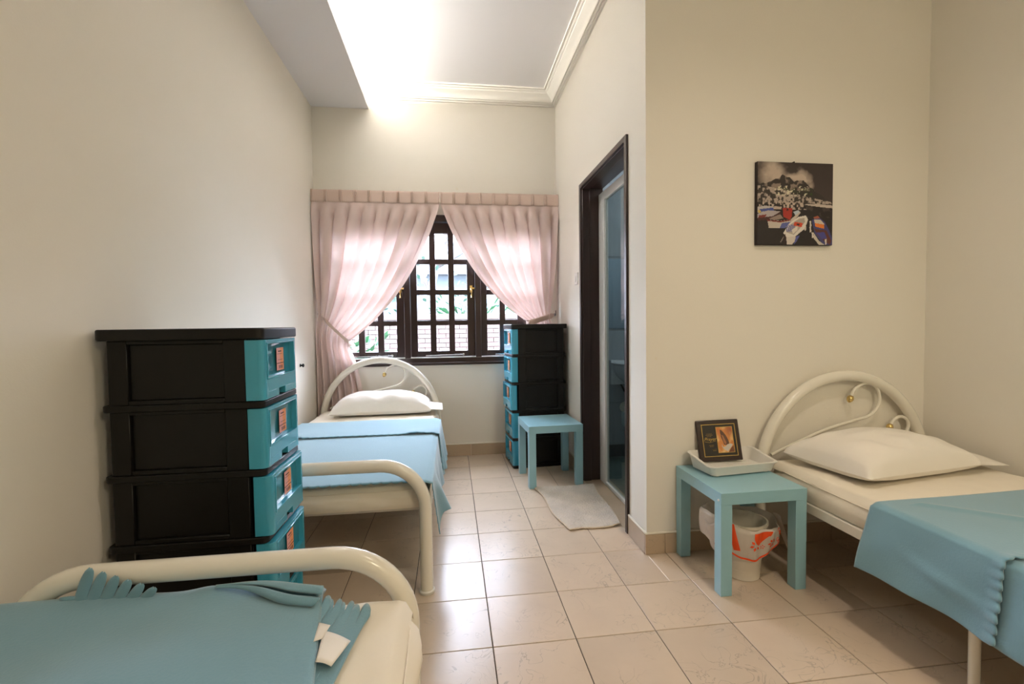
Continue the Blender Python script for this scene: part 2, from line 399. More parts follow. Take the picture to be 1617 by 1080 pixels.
# ------------------------------------------------------------ doorway to the bathroom
door = struct(empty('door_1', (XI, (dy0+dy1)/2, 0)))
def dpart(mb, name, m, bevel=.003, parent=door, **k):
    o = mb.build(name, m, None, bevel=bevel, **k); o.parent = parent
    o.matrix_parent_inverse = Matrix.Translation(-Vector(door.location)); return o
b = MB(); b.box(XI-.014, XI+.04, dy1-.028, dy1+.004, 0, dz+.004); b.box(XI+.0, XI+.055, dy1-.036, dy1-.02, 0, dz-.03); b.box(XI+.04, XI+.155, dy1-.024, dy1, 0, dz-.02); dpart(b, 'jamb', M['wood'])
b = MB(); b.box(XI-.014, XI+.04, dy0-.004, dy0+.026, 0, dz+.004); b.box(XI+.0, XI+.055, dy0+.02, dy0+.034, 0, dz-.03); b.box(XI+.04, XI+.155, dy0, dy0+.024, 0, dz-.02); dpart(b, 'jamb', M['wood'])
b = MB(); b.box(XI-.014, XI+.04, dy0+.026, dy1-.028, dz-.028, dz+.004); b.box(XI+.0, XI+.055, dy0+.034, dy1-.036, dz-.036, dz-.02); b.box(XI+.04, XI+.155, dy0+.024, dy1-.024, dz-.024, dz); dpart(b, 'head_jamb', M['wood'])
X0, X1 = .925, .955
dpart(MB().box(X0, X1, .02, .136, .0, 2.035), 'door_stile', M['alu'])
dpart(MB().box(X0, X1, dy0+.024, -.64, .0, 2.035), 'door_stile', M['alu'])
dpart(MB().box(X0+.001, X1-.001, -.64, .02, 1.975, 2.034), 'door_rail', M['alu'])
dpart(MB().box(X0+.001, X1-.001, -.64, .02, .0, .022), 'door_rail', M['alu'])
dpart(MB().box(.938, .942, -.645, .025, .02, 1.98), 'door_pane', M['door_glass'], bevel=0)
struct(MB().box(XI+.0, .99, dy0, dy1, -.05, -.0005).build('trim_6', M['skirt']))

# bathroom shell
by = .68
struct(MB().box(.99, 2.33, YF+.12, by+.02, -.10, -.003).build('floor_bathroom', M['grout']))
flb = bpy.data.objects['floor_bathroom']
for i in range(5):
    for j in range(6):
        x0, y0 = .99+i*.25, by-.25-j*.25
        if y0 < YF+.12-.05: continue
        MB().box(x0+.0015, min(x0+.2485, 2.33), max(y0+.0015, YF+.121), y0+.2485, -.003, .0).build('tile', M['bfloor'], flb, bevel=.001, seg=1)
bw = struct(MB().box(XI+T, 2.33, by+.01, by+.1, -.1, 2.6).build('wall_bathroom', M['grout']))
zj = [-.02, .10, .46, 1.07, 1.68, 2.29, 2.6]
for k in range(6):
    for i in range(4):
        x0 = .98+i*.34
        MB().box(x0+.001, x0+.339, by, by+.012, zj[k]+.001, zj[k+1]-.001).build('tile', M['btile_dk'] if k == 0 else M['btile'], bw, bevel=.001, seg=1)
struct(MB().box(XI+T, 2.33, YF+.12, by+.1, 2.6, 2.7).build('ceiling_bathroom', M['ceil']))
struct(MB().box(XI+T, .985, dy1+.001, by+.01, -.1, 2.6).build('wall_bathroom_side', M['btile']))

# wash basin, tap, trap
ba = tag(empty('wash_basin', (1.42, by, 0)), 'white ceramic wash basin on the bathroom wall seen through the dark doorway', 'basin')
def bowl(u, v):
    a = PI*u; t = v
    R = [(.21, .78), (.225, .80), (.20, .805), (.17, .78), (.12, .70), (.02, .685)]
    k = min(int(t*5), 4); f = t*5-k
    r0 = R[k][0]*(1-f)+R[k+1][0]*f; z = R[k][1]*(1-f)+R[k+1][1]*f
    return (math.cos(a)*r0*1.05, -.02-math.sin(a)*r0*1.6, z)
b = MB(); b.grid(bowl, 28, 15)
def obowl(u, v):
    a = PI*u; rr = .21*(1-.62*v**2.2); return (math.cos(a)*rr*1.05, -.02-math.sin(a)*rr*1.6, .78-.17*v)
b.grid(obowl, 28, 8); b.box(-.235, .235, -.05, -.001, .62, .82)
b.build('bowl', M['ceramic'], ba, smooth=50)
t = MB(); t.tube([(-.05, -.06, .80), (-.05, -.06, .87)], .018, 12); t.tube([(-.05, -.06, .865), (-.05, -.11, .875), (-.05, -.15, .845)], .012, 10); t.box(-.065, -.005, -.075, -.045, .868, .892)
t.build('tap', M['chrome'], ba, smooth=40)
MB().lathe([(0, -.004), (.012, -.004), (.012, 0), (0, 0)], (-.04, -.0525, .735), 12, axis='y').build('overflow_hole', M['slot'], ba)
t = MB(); t.tube([(-.02, -.12, .62), (-.02, -.12, .36)], .021, 14); t.lathe([(.03, .26), (.034, .265), (.034, .37), (.03, .375)], (-.02, -.12, 0), 16)
t.tube([(-.02, -.12, .42), (-.05, -.09, .42), (-.10, -.04, .42), (-.10, -.002, .42)], .019, 12); t.lathe([(.045, -.012), (.045, -.001)], (-.10, 0, .42), 18, axis='y')
t.build('bottle_trap', M['white_pl'], ba, smooth=40)
MB().tube([(-.14, -.02, .62), (-.12, -.05, .56), (-.06, -.06, .53), (-.045, -.05, .48), (-.06, -.01, .44)], .008, 8).build('supply_hose', M['slot'], ba, smooth=60)
mi = tag(empty('bathroom_mirror', (1.42, by, 1.375)), 'frameless bluish mirror above the bathroom basin', 'mirror')
MB().box(-.24, .24, -.008, -.001, -.29, .29).build('mirror_glass', M['mirror'], mi, bevel=.002)

# ------------------------------------------------------------ outside
struct(MB().box(-7, 9, YB+.15, 16, -.25, -.15).build('ground', M['ground']))
gw = tag(empty('garden_wall', (0, 4.5, 0)), 'pale brick garden wall with a flat coping outside the window', 'wall')
MB().box(-5, 6, .02, .2, -.15, 1.22).build('wall_core', M['mortar'], gw)
MB().box(-5, 6, -.03, .24, 1.22, 1.31).build('coping', M['brick'], gw, bevel=.01)
bm_ = MB().box(-.105, .105, 0, .03, 0, .062).mesh('brick'); bm_.materials.append(M['brick'])
for row in range(17):
    z = -.03+row*.0735
    for k in range(15):
        x = -1.75+k*.22+(.11 if row % 2 else 0)
        o = bpy.data.objects.new('brick', bm_); COL.objects.link(o); o.parent = gw; o.location = (x, random.uniform(-.004, .002), z)
def plant(name, loc, label, cat, n, spread, h, leaf, ll, m, seed, trunk=None):
    rnd = random.Random(seed); root = tag(empty(name, loc), label, cat)
    b = MB(); st = MB()
    for k in range(n):
        a = rnd.uniform(0, 2*PI); el = rnd.uniform(.1, 1); rr = spread*math.sqrt(rnd.random())*(.5+.5*el)
        p = Vector((rr*math.cos(a), rr*math.sin(a), h*el)); d = Vector((math.cos(a)*rnd.uniform(.2, 1), math.sin(a)*rnd.uniform(.2, 1), rnd.uniform(-.4, .9))).normalized()
        s = d.cross(Vector((rnd.uniform(-1, 1), rnd.uniform(-1, 1), 1))).normalized(); L = ll*rnd.uniform(.6, 1.2); w = L*leaf
        b.add([p, p+d*L*.45+s*w, p+d*L+Vector((0, 0, -L*.12)), p+d*L*.45-s*w, ], [(0, 1, 2, 3)])
    f = b.build('foliage', m, root); f['kind'] = 'stuff'
    if trunk: trunk(st, rnd)
    else:
        for k in range(7):
            a = rnd.uniform(0, 2*PI); st.tube([(0, 0, 0), (math.cos(a)*spread*.3, math.sin(a)*spread*.3, h*.5), (math.cos(a)*spread*.6, math.sin(a)*spread*.6, h*.9)], [.012, .009, .004], 5)
    st.build('stem', M['bark'], root, smooth=60); return root
plant('garden_shrub', (-1.25, 2.3, -.15), 'light green leafy shrub close outside the window at lower left', 'shrub', 520, .42, 1.12, .22, .19, M['leaf'], 3)
plant('strappy_plant', (.28, 6.0, -.15), 'green strappy plant behind the garden wall right of centre', 'plant', 420, .75, 1.72, .10, .38, M['leaf'], 5)
plant('low_bush', (2.2, 6.0, -.15), 'dark green low bush behind the garden wall, farthest right', 'bush', 380, .6, 1.7, .25, .16, M['leaf2'], 6)
plant('hedge_bush', (-1.9, 6.0, -.15), 'blue green bush behind the garden wall at left', 'bush', 420, .9, 1.95, .25, .2, M['leaf2'], 8)
def trk(st, rnd):
    st.tube([(0, 0, 0), (.05, 0, 1.2), (-.05, 0, 2.2), (.3, 0, 3.4), (.5, 0, 4.2)], [.14, .12, .10, .06, .03], 10)
    st.tube([(-.03, 0, 2.1), (-.5, .1, 2.9), (-1.0, .1, 3.8)], [.07, .05, .02], 8); st.tube([(.1, 0, 2.7), (.8, 0, 3.1), (1.3, .1, 3.0), (1.9, 0, 3.3)], [.05, .035, .02, .01], 8)
    st.tube([(.25, 0, 3.2), (.7, 0, 3.9), (.9, 0, 4.6)], [.04, .02, .01], 8)
plant('garden_tree', (-.55, 8.6, -.15), 'pale bare-branched tree beyond the garden wall in the middle panes', 'tree', 160, 1.6, 4.6, .3, .22, M['leaf2'], 9, trk)
hs = tag(empty('neighbour_house', (0, 11.5, -.15)), 'pale neighbouring house far beyond the garden wall', 'house')
MB().box(-4.5, 5.5, 0, 3, 0, 2.9).build('house_wall', M['render'], hs)
MB().add([(-4.9, -.5, 2.9), (5.9, -.5, 2.9), (5.9, 1.5, 4.1), (-4.9, 1.5, 4.1), (-4.9, 3.4, 2.9), (5.9, 3.4, 2.9), (-4.9, -.5, 2.8), (5.9, -.5, 2.8), (5.9, 3.4, 2.8), (-4.9, 3.4, 2.8)],
         [(0, 1, 2, 3), (3, 2, 5, 4), (0, 6, 7, 1), (4, 5, 8, 9), (6, 9, 8, 7), (1, 7, 8, 5, 2), (0, 3, 4, 9, 6)]).build('roof', M['roof'], hs)
for x in (-2.6, -.6, 1.3, 3.2):
    wf = MB().box(x-.5, x+.5, -.04, .02, 1.2, 2.3).build('house_window', M['roof'], hs)
    MB().box(x-.45, x-.02, -.05, -.03, 1.25, 2.25).build('pane', M['pane_far'], wf); MB().box(x+.02, x+.45, -.05, -.03, 1.25, 2.25).build('pane', M['pane_far'], wf)

# ------------------------------------------------------------ beds
BL = 1.935; BW = .457; TR = .0265
def arc(cx, cz, rx, rz, a0, a1, n):
    return [(cx+rx*math.cos(a0+(a1-a0)*i/n), cz+rz*math.sin(a0+(a1-a0)*i/n)) for i in range(n+1)]
def make_bed():
    root = empty('single_bed')
    p = [(-BW, 0), (-BW, .2)]+arc(0, .365, BW, .487, PI, 0, 40)+[(BW, .2), (BW, 0)]
    MB().tube([(x, 0, z) for x, z in p], TR, 20).build('headboard_arch', M['bedmetal'], root, smooth=60)
    # scroll rods inside the arch with brass finials
    def scroll(pts, fin):
        # Catmull-Rom
        P = [Vector(q) for q in pts]; out = []
        for i in range(len(P)-1):
            a, b_, c, d = P[max(i-1, 0)], P[i], P[i+1], P[min(i+2, len(P)-1)]
            for k in range(6):
                t = k/6; out.append(.5*((2*b_)+(-a+c)*t+(2*a-5*b_+4*c-d)*t*t+(-a+3*b_-3*c+d)*t**3))
        out.append(P[-1]); return out
    s1 = [(-.40, .47), (-.25, .53), (-.108, .582), (.04, .62), (.14, .645), (.188, .69), (.196, .74), (.175, .79), (.118, .81), (.06, .785), (.036, .745)]
    s2 = [(.22, .50), (.30, .515), (.352, .55), (.366, .592), (.345, .625), (.31, .632), (.28, .615), (.264, .592)]
    for s in (s1, s2):
        q = scroll([(x, 0, z) for x, z in s], None)
        rod = MB().tube(q, .008, 10).build('scroll_rod', M['bedmetal'], root, smooth=60)
        e = q[-1]; d = (q[-1]-q[-3]).normalized()
        MB().tube([e-d*.004, e+d*.004, e+d*.012, e+d*.022, e+d*.030, e+d*.034], [.009, .014, .016, .013, .007, .001], 10).build('finial', M['brass'], rod, smooth=60)
    # lower crossbar of headboard
    MB().tube([(-BW, 0, .42), (BW, 0, .42)], .012, 10).build('crossbar', M['bedmetal'], root, smooth=60)
    R = .185
    p = [(-BW, .004), (-BW, .1), (-BW, .2), (-BW, .30)]+arc(-BW+R, .55-R, R, R, PI, PI/2, 12)+arc(BW-R, .55-R, R, R, PI/2, 0, 12)+[(BW, .30), (BW, .2), (BW, .1), (BW, .004)]
    foot = MB().tube([(x, -BL, z) for x, z in p], TR, 20).build('foot_rail', M['bedmetal'], root, smooth=60)
    for s in (-1, 1):
        MB().lathe([(.031, 0), (.033, .003), (.033, .012), (.029, .016)], (s*BW, -BL, 0), 20).build('foot_cap', M['white_pl'], foot, smooth=40)
        MB().box(s*.44-.013, s*.44+.013, -BL+.02, -.02, .305, .345).build('side_rail', M['bedmetal'], root, bevel=.003)
        MB().tube([(s*.425, -.93, 0), (s*.425, -.93, .31)], .0145, 14).build('middle_leg', M['bedmetal'], root, smooth=60)
    b = MB()
    for k in range(11):
        y = -.12-k*.17; b.box(-.43, .43, y-.035, y+.035, .325, .338)
    b.build('slat_base', M['bedmetal'], root)
    return root
GB = 'white tubular single beds'
bedA = make_bed(); bedA.location = (-.703, .815, 0)
tag(bedA, 'white arched tubular single bed under the window, pillow at its head', 'bed', GB)
bedB = copy_tree(bedA); bedB.location = (-.703, -1.89-BL, 0); bedB.rotation_euler = (0, 0, PI)
tag(bedB, 'white tubular bed in the near left corner, only its foot rail showing', 'bed', GB)
bedC = copy_tree(bedA); bedC.location = (1.83, -.995, 0)
tag(bedC, 'white arched tubular bed at right below the harbour picture', 'bed', GB)

def mattress(name, x0, x1, y0, y1, z0, z1, label, seed, dip=.004, bulge=.012):
    # rounded slab, wrinkled fitted sheet
    cx, cy = (x0+x1)/2, (y0+y1)/2; hx, hy = (x1-x0)/2, (y1-y0)/2; h = z1-z0
    root = tag(empty(name, (cx, cy, z0)), label, 'mattress', 'sheeted mattresses')
    n1, n2 = 56, 96
    def top(u, v):
        a, bq = u*2-1, v*2-1
        # squash so edges get rounded
        ex = 1-abs(a); ey = 1-abs(bq)
        dx = ex*hx; dyv = ey*hy; r = .035
        z = h
        for d_ in (dx, dyv):
            if d_ < r: z -= (r-math.sqrt(max(0, r*r-(r-d_)**2)))
        z += dip*vnoise(a*4+seed, bq*9, seed)+.0025*vnoise(a*17, bq*31, seed+2)
        return (a*hx, bq*hy, z)
    # side skirt with bulging
    per = []
    NP = 220
    def side(u, v):
        t = u*4; k = int(t) % 4; f = t-int(t) if u < 1 else 0
        cs = [(-hx, -hy), (hx, -hy), (hx, hy), (-hx, hy), (-hx, -hy)]
        p = Vector(cs[k]).lerp(Vector(cs[k+1]), f)
        nrm = [(0, -1), (1, 0), (0, 1), (-1, 0)][k]
        q = math.sin(PI*v)
        am = bulge*q*(1+.5*vnoise(p.x*9, p.y*9, seed))+.004*q*vnoise(p.x*40, p.y*40+v*5, seed)
        rnd_ = .02*(abs(2*f-1)**14)
        return (p.x+nrm[0]*(am)-(.02*p.x/hx)*(abs(2*f-1)**14), p.y+nrm[1]*am-(.02*p.y/hy)*(abs(2*f-1)**14), (h-.034)*(1-v)+.003*vnoise(p.x*12, p.y*12, seed+4)*(1-v)+v*.0)
    b = MB(); b.grid(top, n1, n2); b.grid(side, NP, 10)
    b.add([(-hx+.01, -hy+.01, .001), (hx-.01, -hy+.01, .001), (hx-.01, hy-.01, .001), (-hx+.01, hy-.01, .001)], [(0, 1, 2, 3)])
    b.build('fitted_sheet', M['sheet'], root, smooth=70)
    s = MB()
    rim = [side(i/80, .03) for i in range(80)]
    s.tube([(x*1.004, y*1.002, z+.004) for x, y, z in rim]+[(rim[0][0]*1.004, rim[0][1]*1.002, rim[0][2]+.004)], .0022, 5); s.build('edge_seam', M['sheet'], root, smooth=70)
    return root
mattress('mattress', -1.15, -.245, -1.072, .79, .346, .458, 'cream sheeted mattress on the bed under the window', 1)
mattress('mattress', -1.155, -.232, -3.78, -1.925, .346, .464, 'cream sheeted mattress in the near left corner, its rounded corner bare', 2, bulge=.022)
mattress('mattress', 1.392, 2.27, -2.90, -1.03, .346, .462, 'cream sheeted mattress on the bed at right below the picture', 3, bulge=.012)

def pillow(name, loc, w, d, h, rz, label, seed, hem=.115):
    root = tag(empty(name, loc, rz), label, 'pillow', 'white pillows')
    def shape(u, v, s):
        a, bq = u*2-1, v*2-1
        ra = (1-abs(a)**2.6); rb = (1-abs(bq)**2.4)
        t = max(0, ra*rb)**.42
        pin = 1-.07*(1-abs(a)**2)*(abs(bq)**6)*1-.0
        x = a*w/2*(1-.06*(1-bq*bq)*abs(a)**4); y = bq*d/2*(1-.10*(1-a*a)*abs(bq)**4)
        cr = .010*vnoise(a*5+seed, bq*6, seed)*t+.006*math.sin(a*14+bq*5+seed)*math.exp(-((bq+.55)*3)**2)*t
        z = (h*.78*t+cr) if s > 0 else -h*.22*t**.8
        z += .012*max(0, abs(a)+abs(bq)-1.35)*(1 if seed % 2 else -.6)
        return (x, y, z+h*.22)
    b = MB(); b.grid(lambda u, v: shape(u, v, 1), 48, 36); b.grid(lambda u, v: shape(u, v, -1), 48, 36)
    o = b.build('pillowcase', M['pillow'], root, smooth=75)
    # loose open end of the case
    def flap(u, v):
        bq = v*2-1
        x = w/2*.94+hem*u*.9; y = bq*d/2*(.93+.05*u)
        return (x-.0*u, y, .006+h*.22+.016*math.sin(PI*v)*(1-u*.4)+.006*math.sin(v*9+seed)*u-.012*u)
    MB().grid(flap, 6, 20).build('open_hem', M['pillow'], root, smooth=75, solid=.004)
    return root
pillow('pillow', (-.655, .60, .462), .74, .38, .165, math.radians(2), 'white pillow on the bed under the window', 2)
pillow('pillow', (1.765, -1.245, .466), .64, .42, .165, math.radians(8), 'cream pillow on the bed at right below the picture', 5, hem=.20)

# ------------------------------------------------------------ blankets
def scal(s, pitch, depth):
    f = (s/pitch) % 1.0
    return depth*math.sqrt(max(0, 1-(2*f-1)**2))
# blanket on the bed under the window
blA = tag(empty('fleece_blanket', (-.70, -.45, .462)), 'pale blue scalloped blanket on the bed under the window, draped over its side', 'blanket', 'blue fleece blankets')
O = Vector(blA.location)
def wA(x, y, z): return (x-O.x, y-O.y, z-O.z)
def mainA(u, v):
    # v: 0 head end .. 1 foot; u: 0 left .. top .. over right edge .. bottom of hang
    y = .22-1.30*v
    yy = y
    xe = -.228
    Lt = .92
    hang = .26-.06*smoothstep(.55, .9, v)+.0*v
    hang = .245+.02*math.sin(v*9)-.085*smoothstep(.70, .92, v)+.07*smoothstep(.93, 1, v)
    s = u*(Lt+.26)
    z0 = .470+.003*vnoise(s*6, y*5, 1)
    if s < Lt:
        x = -1.145+s; z = z0 - (.0 if s < Lt-.03 else .012*((s-Lt+.03)/.03)**2)
        if x > xe: x = xe
    else:
        q = (s-Lt)/.26
        d = q*hang
        out = .012+.028*q+.010*math.sin(y*26)*q+.040*q*math.exp(-((y+.93)/.09)**2)
        x = xe+out; z = z0-.012-d
        yy = y+.03*q*smoothstep(.8, 1, v)
    if v > .985:  # foot end scallops
        k = (v-.985)/.015
        yy -= scal(s, .042, .026)*k
    return wA(x, yy, z)
m_ = MB().grid(mainA, 224, 120).build('blanket_body', M['blanket'], blA, smooth=80, solid=.004)
def foldA(u, v):
    # folded-back layer at the head end, its scalloped edge lying on top
    s = u*(.92+.26); y = .235-.46*v
    z0 = .479+.003*vnoise(s*7, y*9, 3)+.008*math.exp(-((v-.03)/.05)**2)*0
    lift = .008*max(0, math.sin(s*9+.8))**8*smoothstep(.7, 1, v)
    if v < .06: z0 -= .014*(1-v/.06)**2
    if s < .92:
        x = min(-1.14+s, -.222); z = z0+lift-(.0 if s < .89 else .010*((s-.89)/.03)**2)
    else:
        q = (s-.92)/.26; x = -.222+.014+.030*q+.014*math.sin(y*60)*q; z = z0-.010-.24*q*(1-.06*math.sin(y*20))
    if v > .965: y -= scal(s, .042, .020)*(v-.965)/.035
    return wA(x, y, z)
MB().grid(foldA, 224, 48).build('folded_end', M['blanket'], blA, smooth=80, solid=.004)

# folded blanket on the near left bed
blB = tag(empty('folded_blanket', (-.78, -2.3, .466)), 'folded blue fleece blanket on the near left bed with a rolled corner and white label', 'blanket', 'blue fleece blankets')
O = Vector(blB.location)
def topB(u, v):
    # u left..right, v back..near
    y0 = -1.905+.012*math.sin(u*PI)-.0*u
    y = y0-1.15*v
    xr = -.452+.235*(-y-1.905)*.9 if y < -1.905 else -.452
    xr = -.447+.205*max(0, -1.915-y)
    x = -1.19+u*(xr+1.19)
    z = .499+.006*vnoise(u*5, v*7, 2)+.012*math.exp(-((u-.655)/.10)**2)*math.exp(-v/.10)
    z += .004*math.sin(u*7+v*16)*math.exp(-((v-.25)/.25)**2)+.020*smoothstep(.75, .35, u)*math.exp(-v/.22)+.008*math.exp(-((u-.655)/.06)**2)*math.exp(-v/.06)
    # rounded folded back edge
    if v < .03:
        k = 1-v/.03; z -= .022*k*k; y += .010*k
    if u < .05:
        k = 1-u/.05; z -= .035*k*k
    if u > .985: z -= .006*((u-.985)/.015)**2
    return wA(x, y, z)
MB().grid(topB, 90, 120).build('top_layer', M['blanket'], blB, smooth=80, solid=.012)
# rolled corner: teardrop loop swept sideways, closing to the left
def rollB(u, v):
    # limp roll lying on the back edge: flattened loop, open at the right end
    t = u; k = smoothstep(0, .8, t)
    R = .004+.0155*k; a = PI*.62-2*PI*.95*v
    x = -.690+.262*t-.012*(1-math.sin(a))*k
    y = -1.925-.070*k*t+R*1.45*math.cos(a)
    z = .518-.008*k*t+R*(.95*math.sin(a)+.18*math.sin(2*a)*k)
    return wA(x, y, z)
MB().grid(rollB, 30, 30).build('rolled_corner', M['blanket'], blB, smooth=80, solid=.004)
# under layers fanned out at right, finger ends towards the rail
def strip(k, xb, yb, slope, wd, z):
    def fn(u, v):
        y = yb-.95*v
        x = xb+u*wd+slope*(y-yb)*-1
        zz = z+.003*vnoise(u*3+k, v*9, k)+.006*math.sin(PI*u)*math.exp(-v/.05)
        if v < .07:
            f = 1-v/.07
            c = abs(2*((u*2) % 1)-1)
            y += .030*f*(math.sqrt(max(0, 1-c*c))-.9)
            zz += .007*f*f*math.sin(PI*((u*2) % 1))
        return wA(x, y, zz)
    MB().grid(fn, 20, 60).build('under_layer', M['blanket'], blB, smooth=80, solid=.0035)
strip(0, -.452, -1.975, -.10, .040, .486)
strip(1, -.425, -1.978, -.12, .040, .482)
strip(2, -.398, -1.986, -.13, .042, .478)
strip(3, -.366, -1.996, -.14, .046, .473)
tgm = MB()
Q = [Vector(q) for q in ((-.402, -2.092, .494), (-.341, -2.124, .4875), (-.362, -2.194, .4885), (-.393, -2.187, .495))]
tgm.grid(lambda u, v: wA(*((Q[0]*(1-u)+Q[1]*u)*(1-v)+(Q[3]*(1-u)+Q[2]*u)*v+Vector((0, 0, .003*math.sin(PI*u))))), 8, 6)
tgl = tgm.build('care_label', M['blank_tag'], blB, smooth=80, solid=.0012); tgl['label'] = 'white fabric care label'
Q2 = [Vector(q) for q in ((-.418, -2.068, .4975), (-.392, -2.078, .4955), (-.398, -2.12, .4955), (-.412, -2.13, .4975))]
tgm = MB(); tgm.grid(lambda u, v: wA(*((Q2[0]*(1-u)+Q2[1]*u)*(1-v)+(Q2[3]*(1-u)+Q2[2]*u)*v)), 4, 4)
tgl = tgm.build('care_label', M['blank_tag'], blB, smooth=80, solid=.001); tgl['label'] = 'small white label tucked under the fold'
# fingers standing up against the rail at the back left
MB().grid(lambda u, v: wA(-1.02+.215*u, -1.9235, .485+v*(.040-.024*u)+(.0 if u > .1 else -.03*(.1-u)*v)), 20, 4).build('fringe_band', M['blanket'], blB, smooth=80, solid=.004)
for k in range(6):
    x = -.985+k*.0262; hgt = .092-.0115*k
    def fing(u, v, x=x, hgt=hgt, k=k):
        w = .0245*math.sqrt(max(.0, 1-max(0, (v-.55)/.45)**2.2))+.0006
        return wA(x+.030*v+(u-.5)*w, -1.923-.003*math.sin(u*PI), .492+hgt*v)
    MB().grid(fing, 8, 14).build('fringe_finger', M['blanket'], blB, smooth=80, solid=.004)

# blanket on the bed at right
blC = tag(empty('fleece_blanket', (1.83, -2.2, .466)), 'dusky blue fleece blanket hanging over the side of the bed at right', 'blanket', 'blue fleece blankets')
O = Vector(blC.location)
def mainC(u, v, top=False):
    Lt = .92; hl = .24
    s = u*(Lt+hl)  # from bottom of left hang, up over the edge, to right
    y = -1.635-1.22*v
    z0 = .472+.003*vnoise(s*6, y*6, 5)
    xe = 1.366
    if s < hl:
        q = 1-s/hl
        out = .010+.030*q**.8+.010*math.sin(y*11+1)*q+.006*math.sin(y*27+s*20)*q
        z = z0-.012-(.226-.012*math.sin(v*8+.4))*q
        x = xe-out; y = y+.022*q*(1-v)*smoothstep(.3, 0, v)
        y -= .006*math.sin(s*26)*q*0
    else:
        t = s-hl; x = xe-.01+t; z = z0-(.012*(1-t/.03)**2 if t < .03 else 0)
        y += .030*smoothstep(.2, 0, v)*(t-.1)
    return wA(x, y, z)
MB().grid(mainC, 110, 110).build('blanket_body', M['blanket'], blC, smooth=80, solid=.004)
def overC(u, v):
    Lt = .92; hl = .243
    s = u*(Lt+hl); y = -1.625-.40*v
    z0 = .479+.003*vnoise(s*6, y*6, 5)+.010*math.exp(-((s-.33-.5*v)/.03)**2)*(v > .1)*.6
    xe = 1.361
    if s < hl:
        q = 1-s/hl
        out = .010+.032*q**.8+.010*math.sin(y*11+1)*q+.006*math.sin(y*27+s*20)*q+.006*math.exp(-((q-.55-.2*(v-.5))/.10)**2)*smoothstep(.2, .6, v)
        z = z0-.012-(.236-.014*math.sin(v*2.6+.4))*q; x = xe-out; y += .022*q*smoothstep(.4, 0, v)
    else:
        t = s-hl; x = xe-.01+t; z = z0-(.012*(1-t/.03)**2 if t < .03 else 0)
        y += .030*smoothstep(.5, 0, v)*(t-.1)
    k = smoothstep(.93, 1, v)
    y -= scal(s, .031, .016)*k
    if s < hl+.05: x -= .010*k*math.sin(PI*((s/.031) % 1)); 
    z += .004*k
    return wA(x, y, z)
MB().grid(overC, 260, 60).build('folded_layer', M['blanket'], blC, smooth=80, solid=.004)

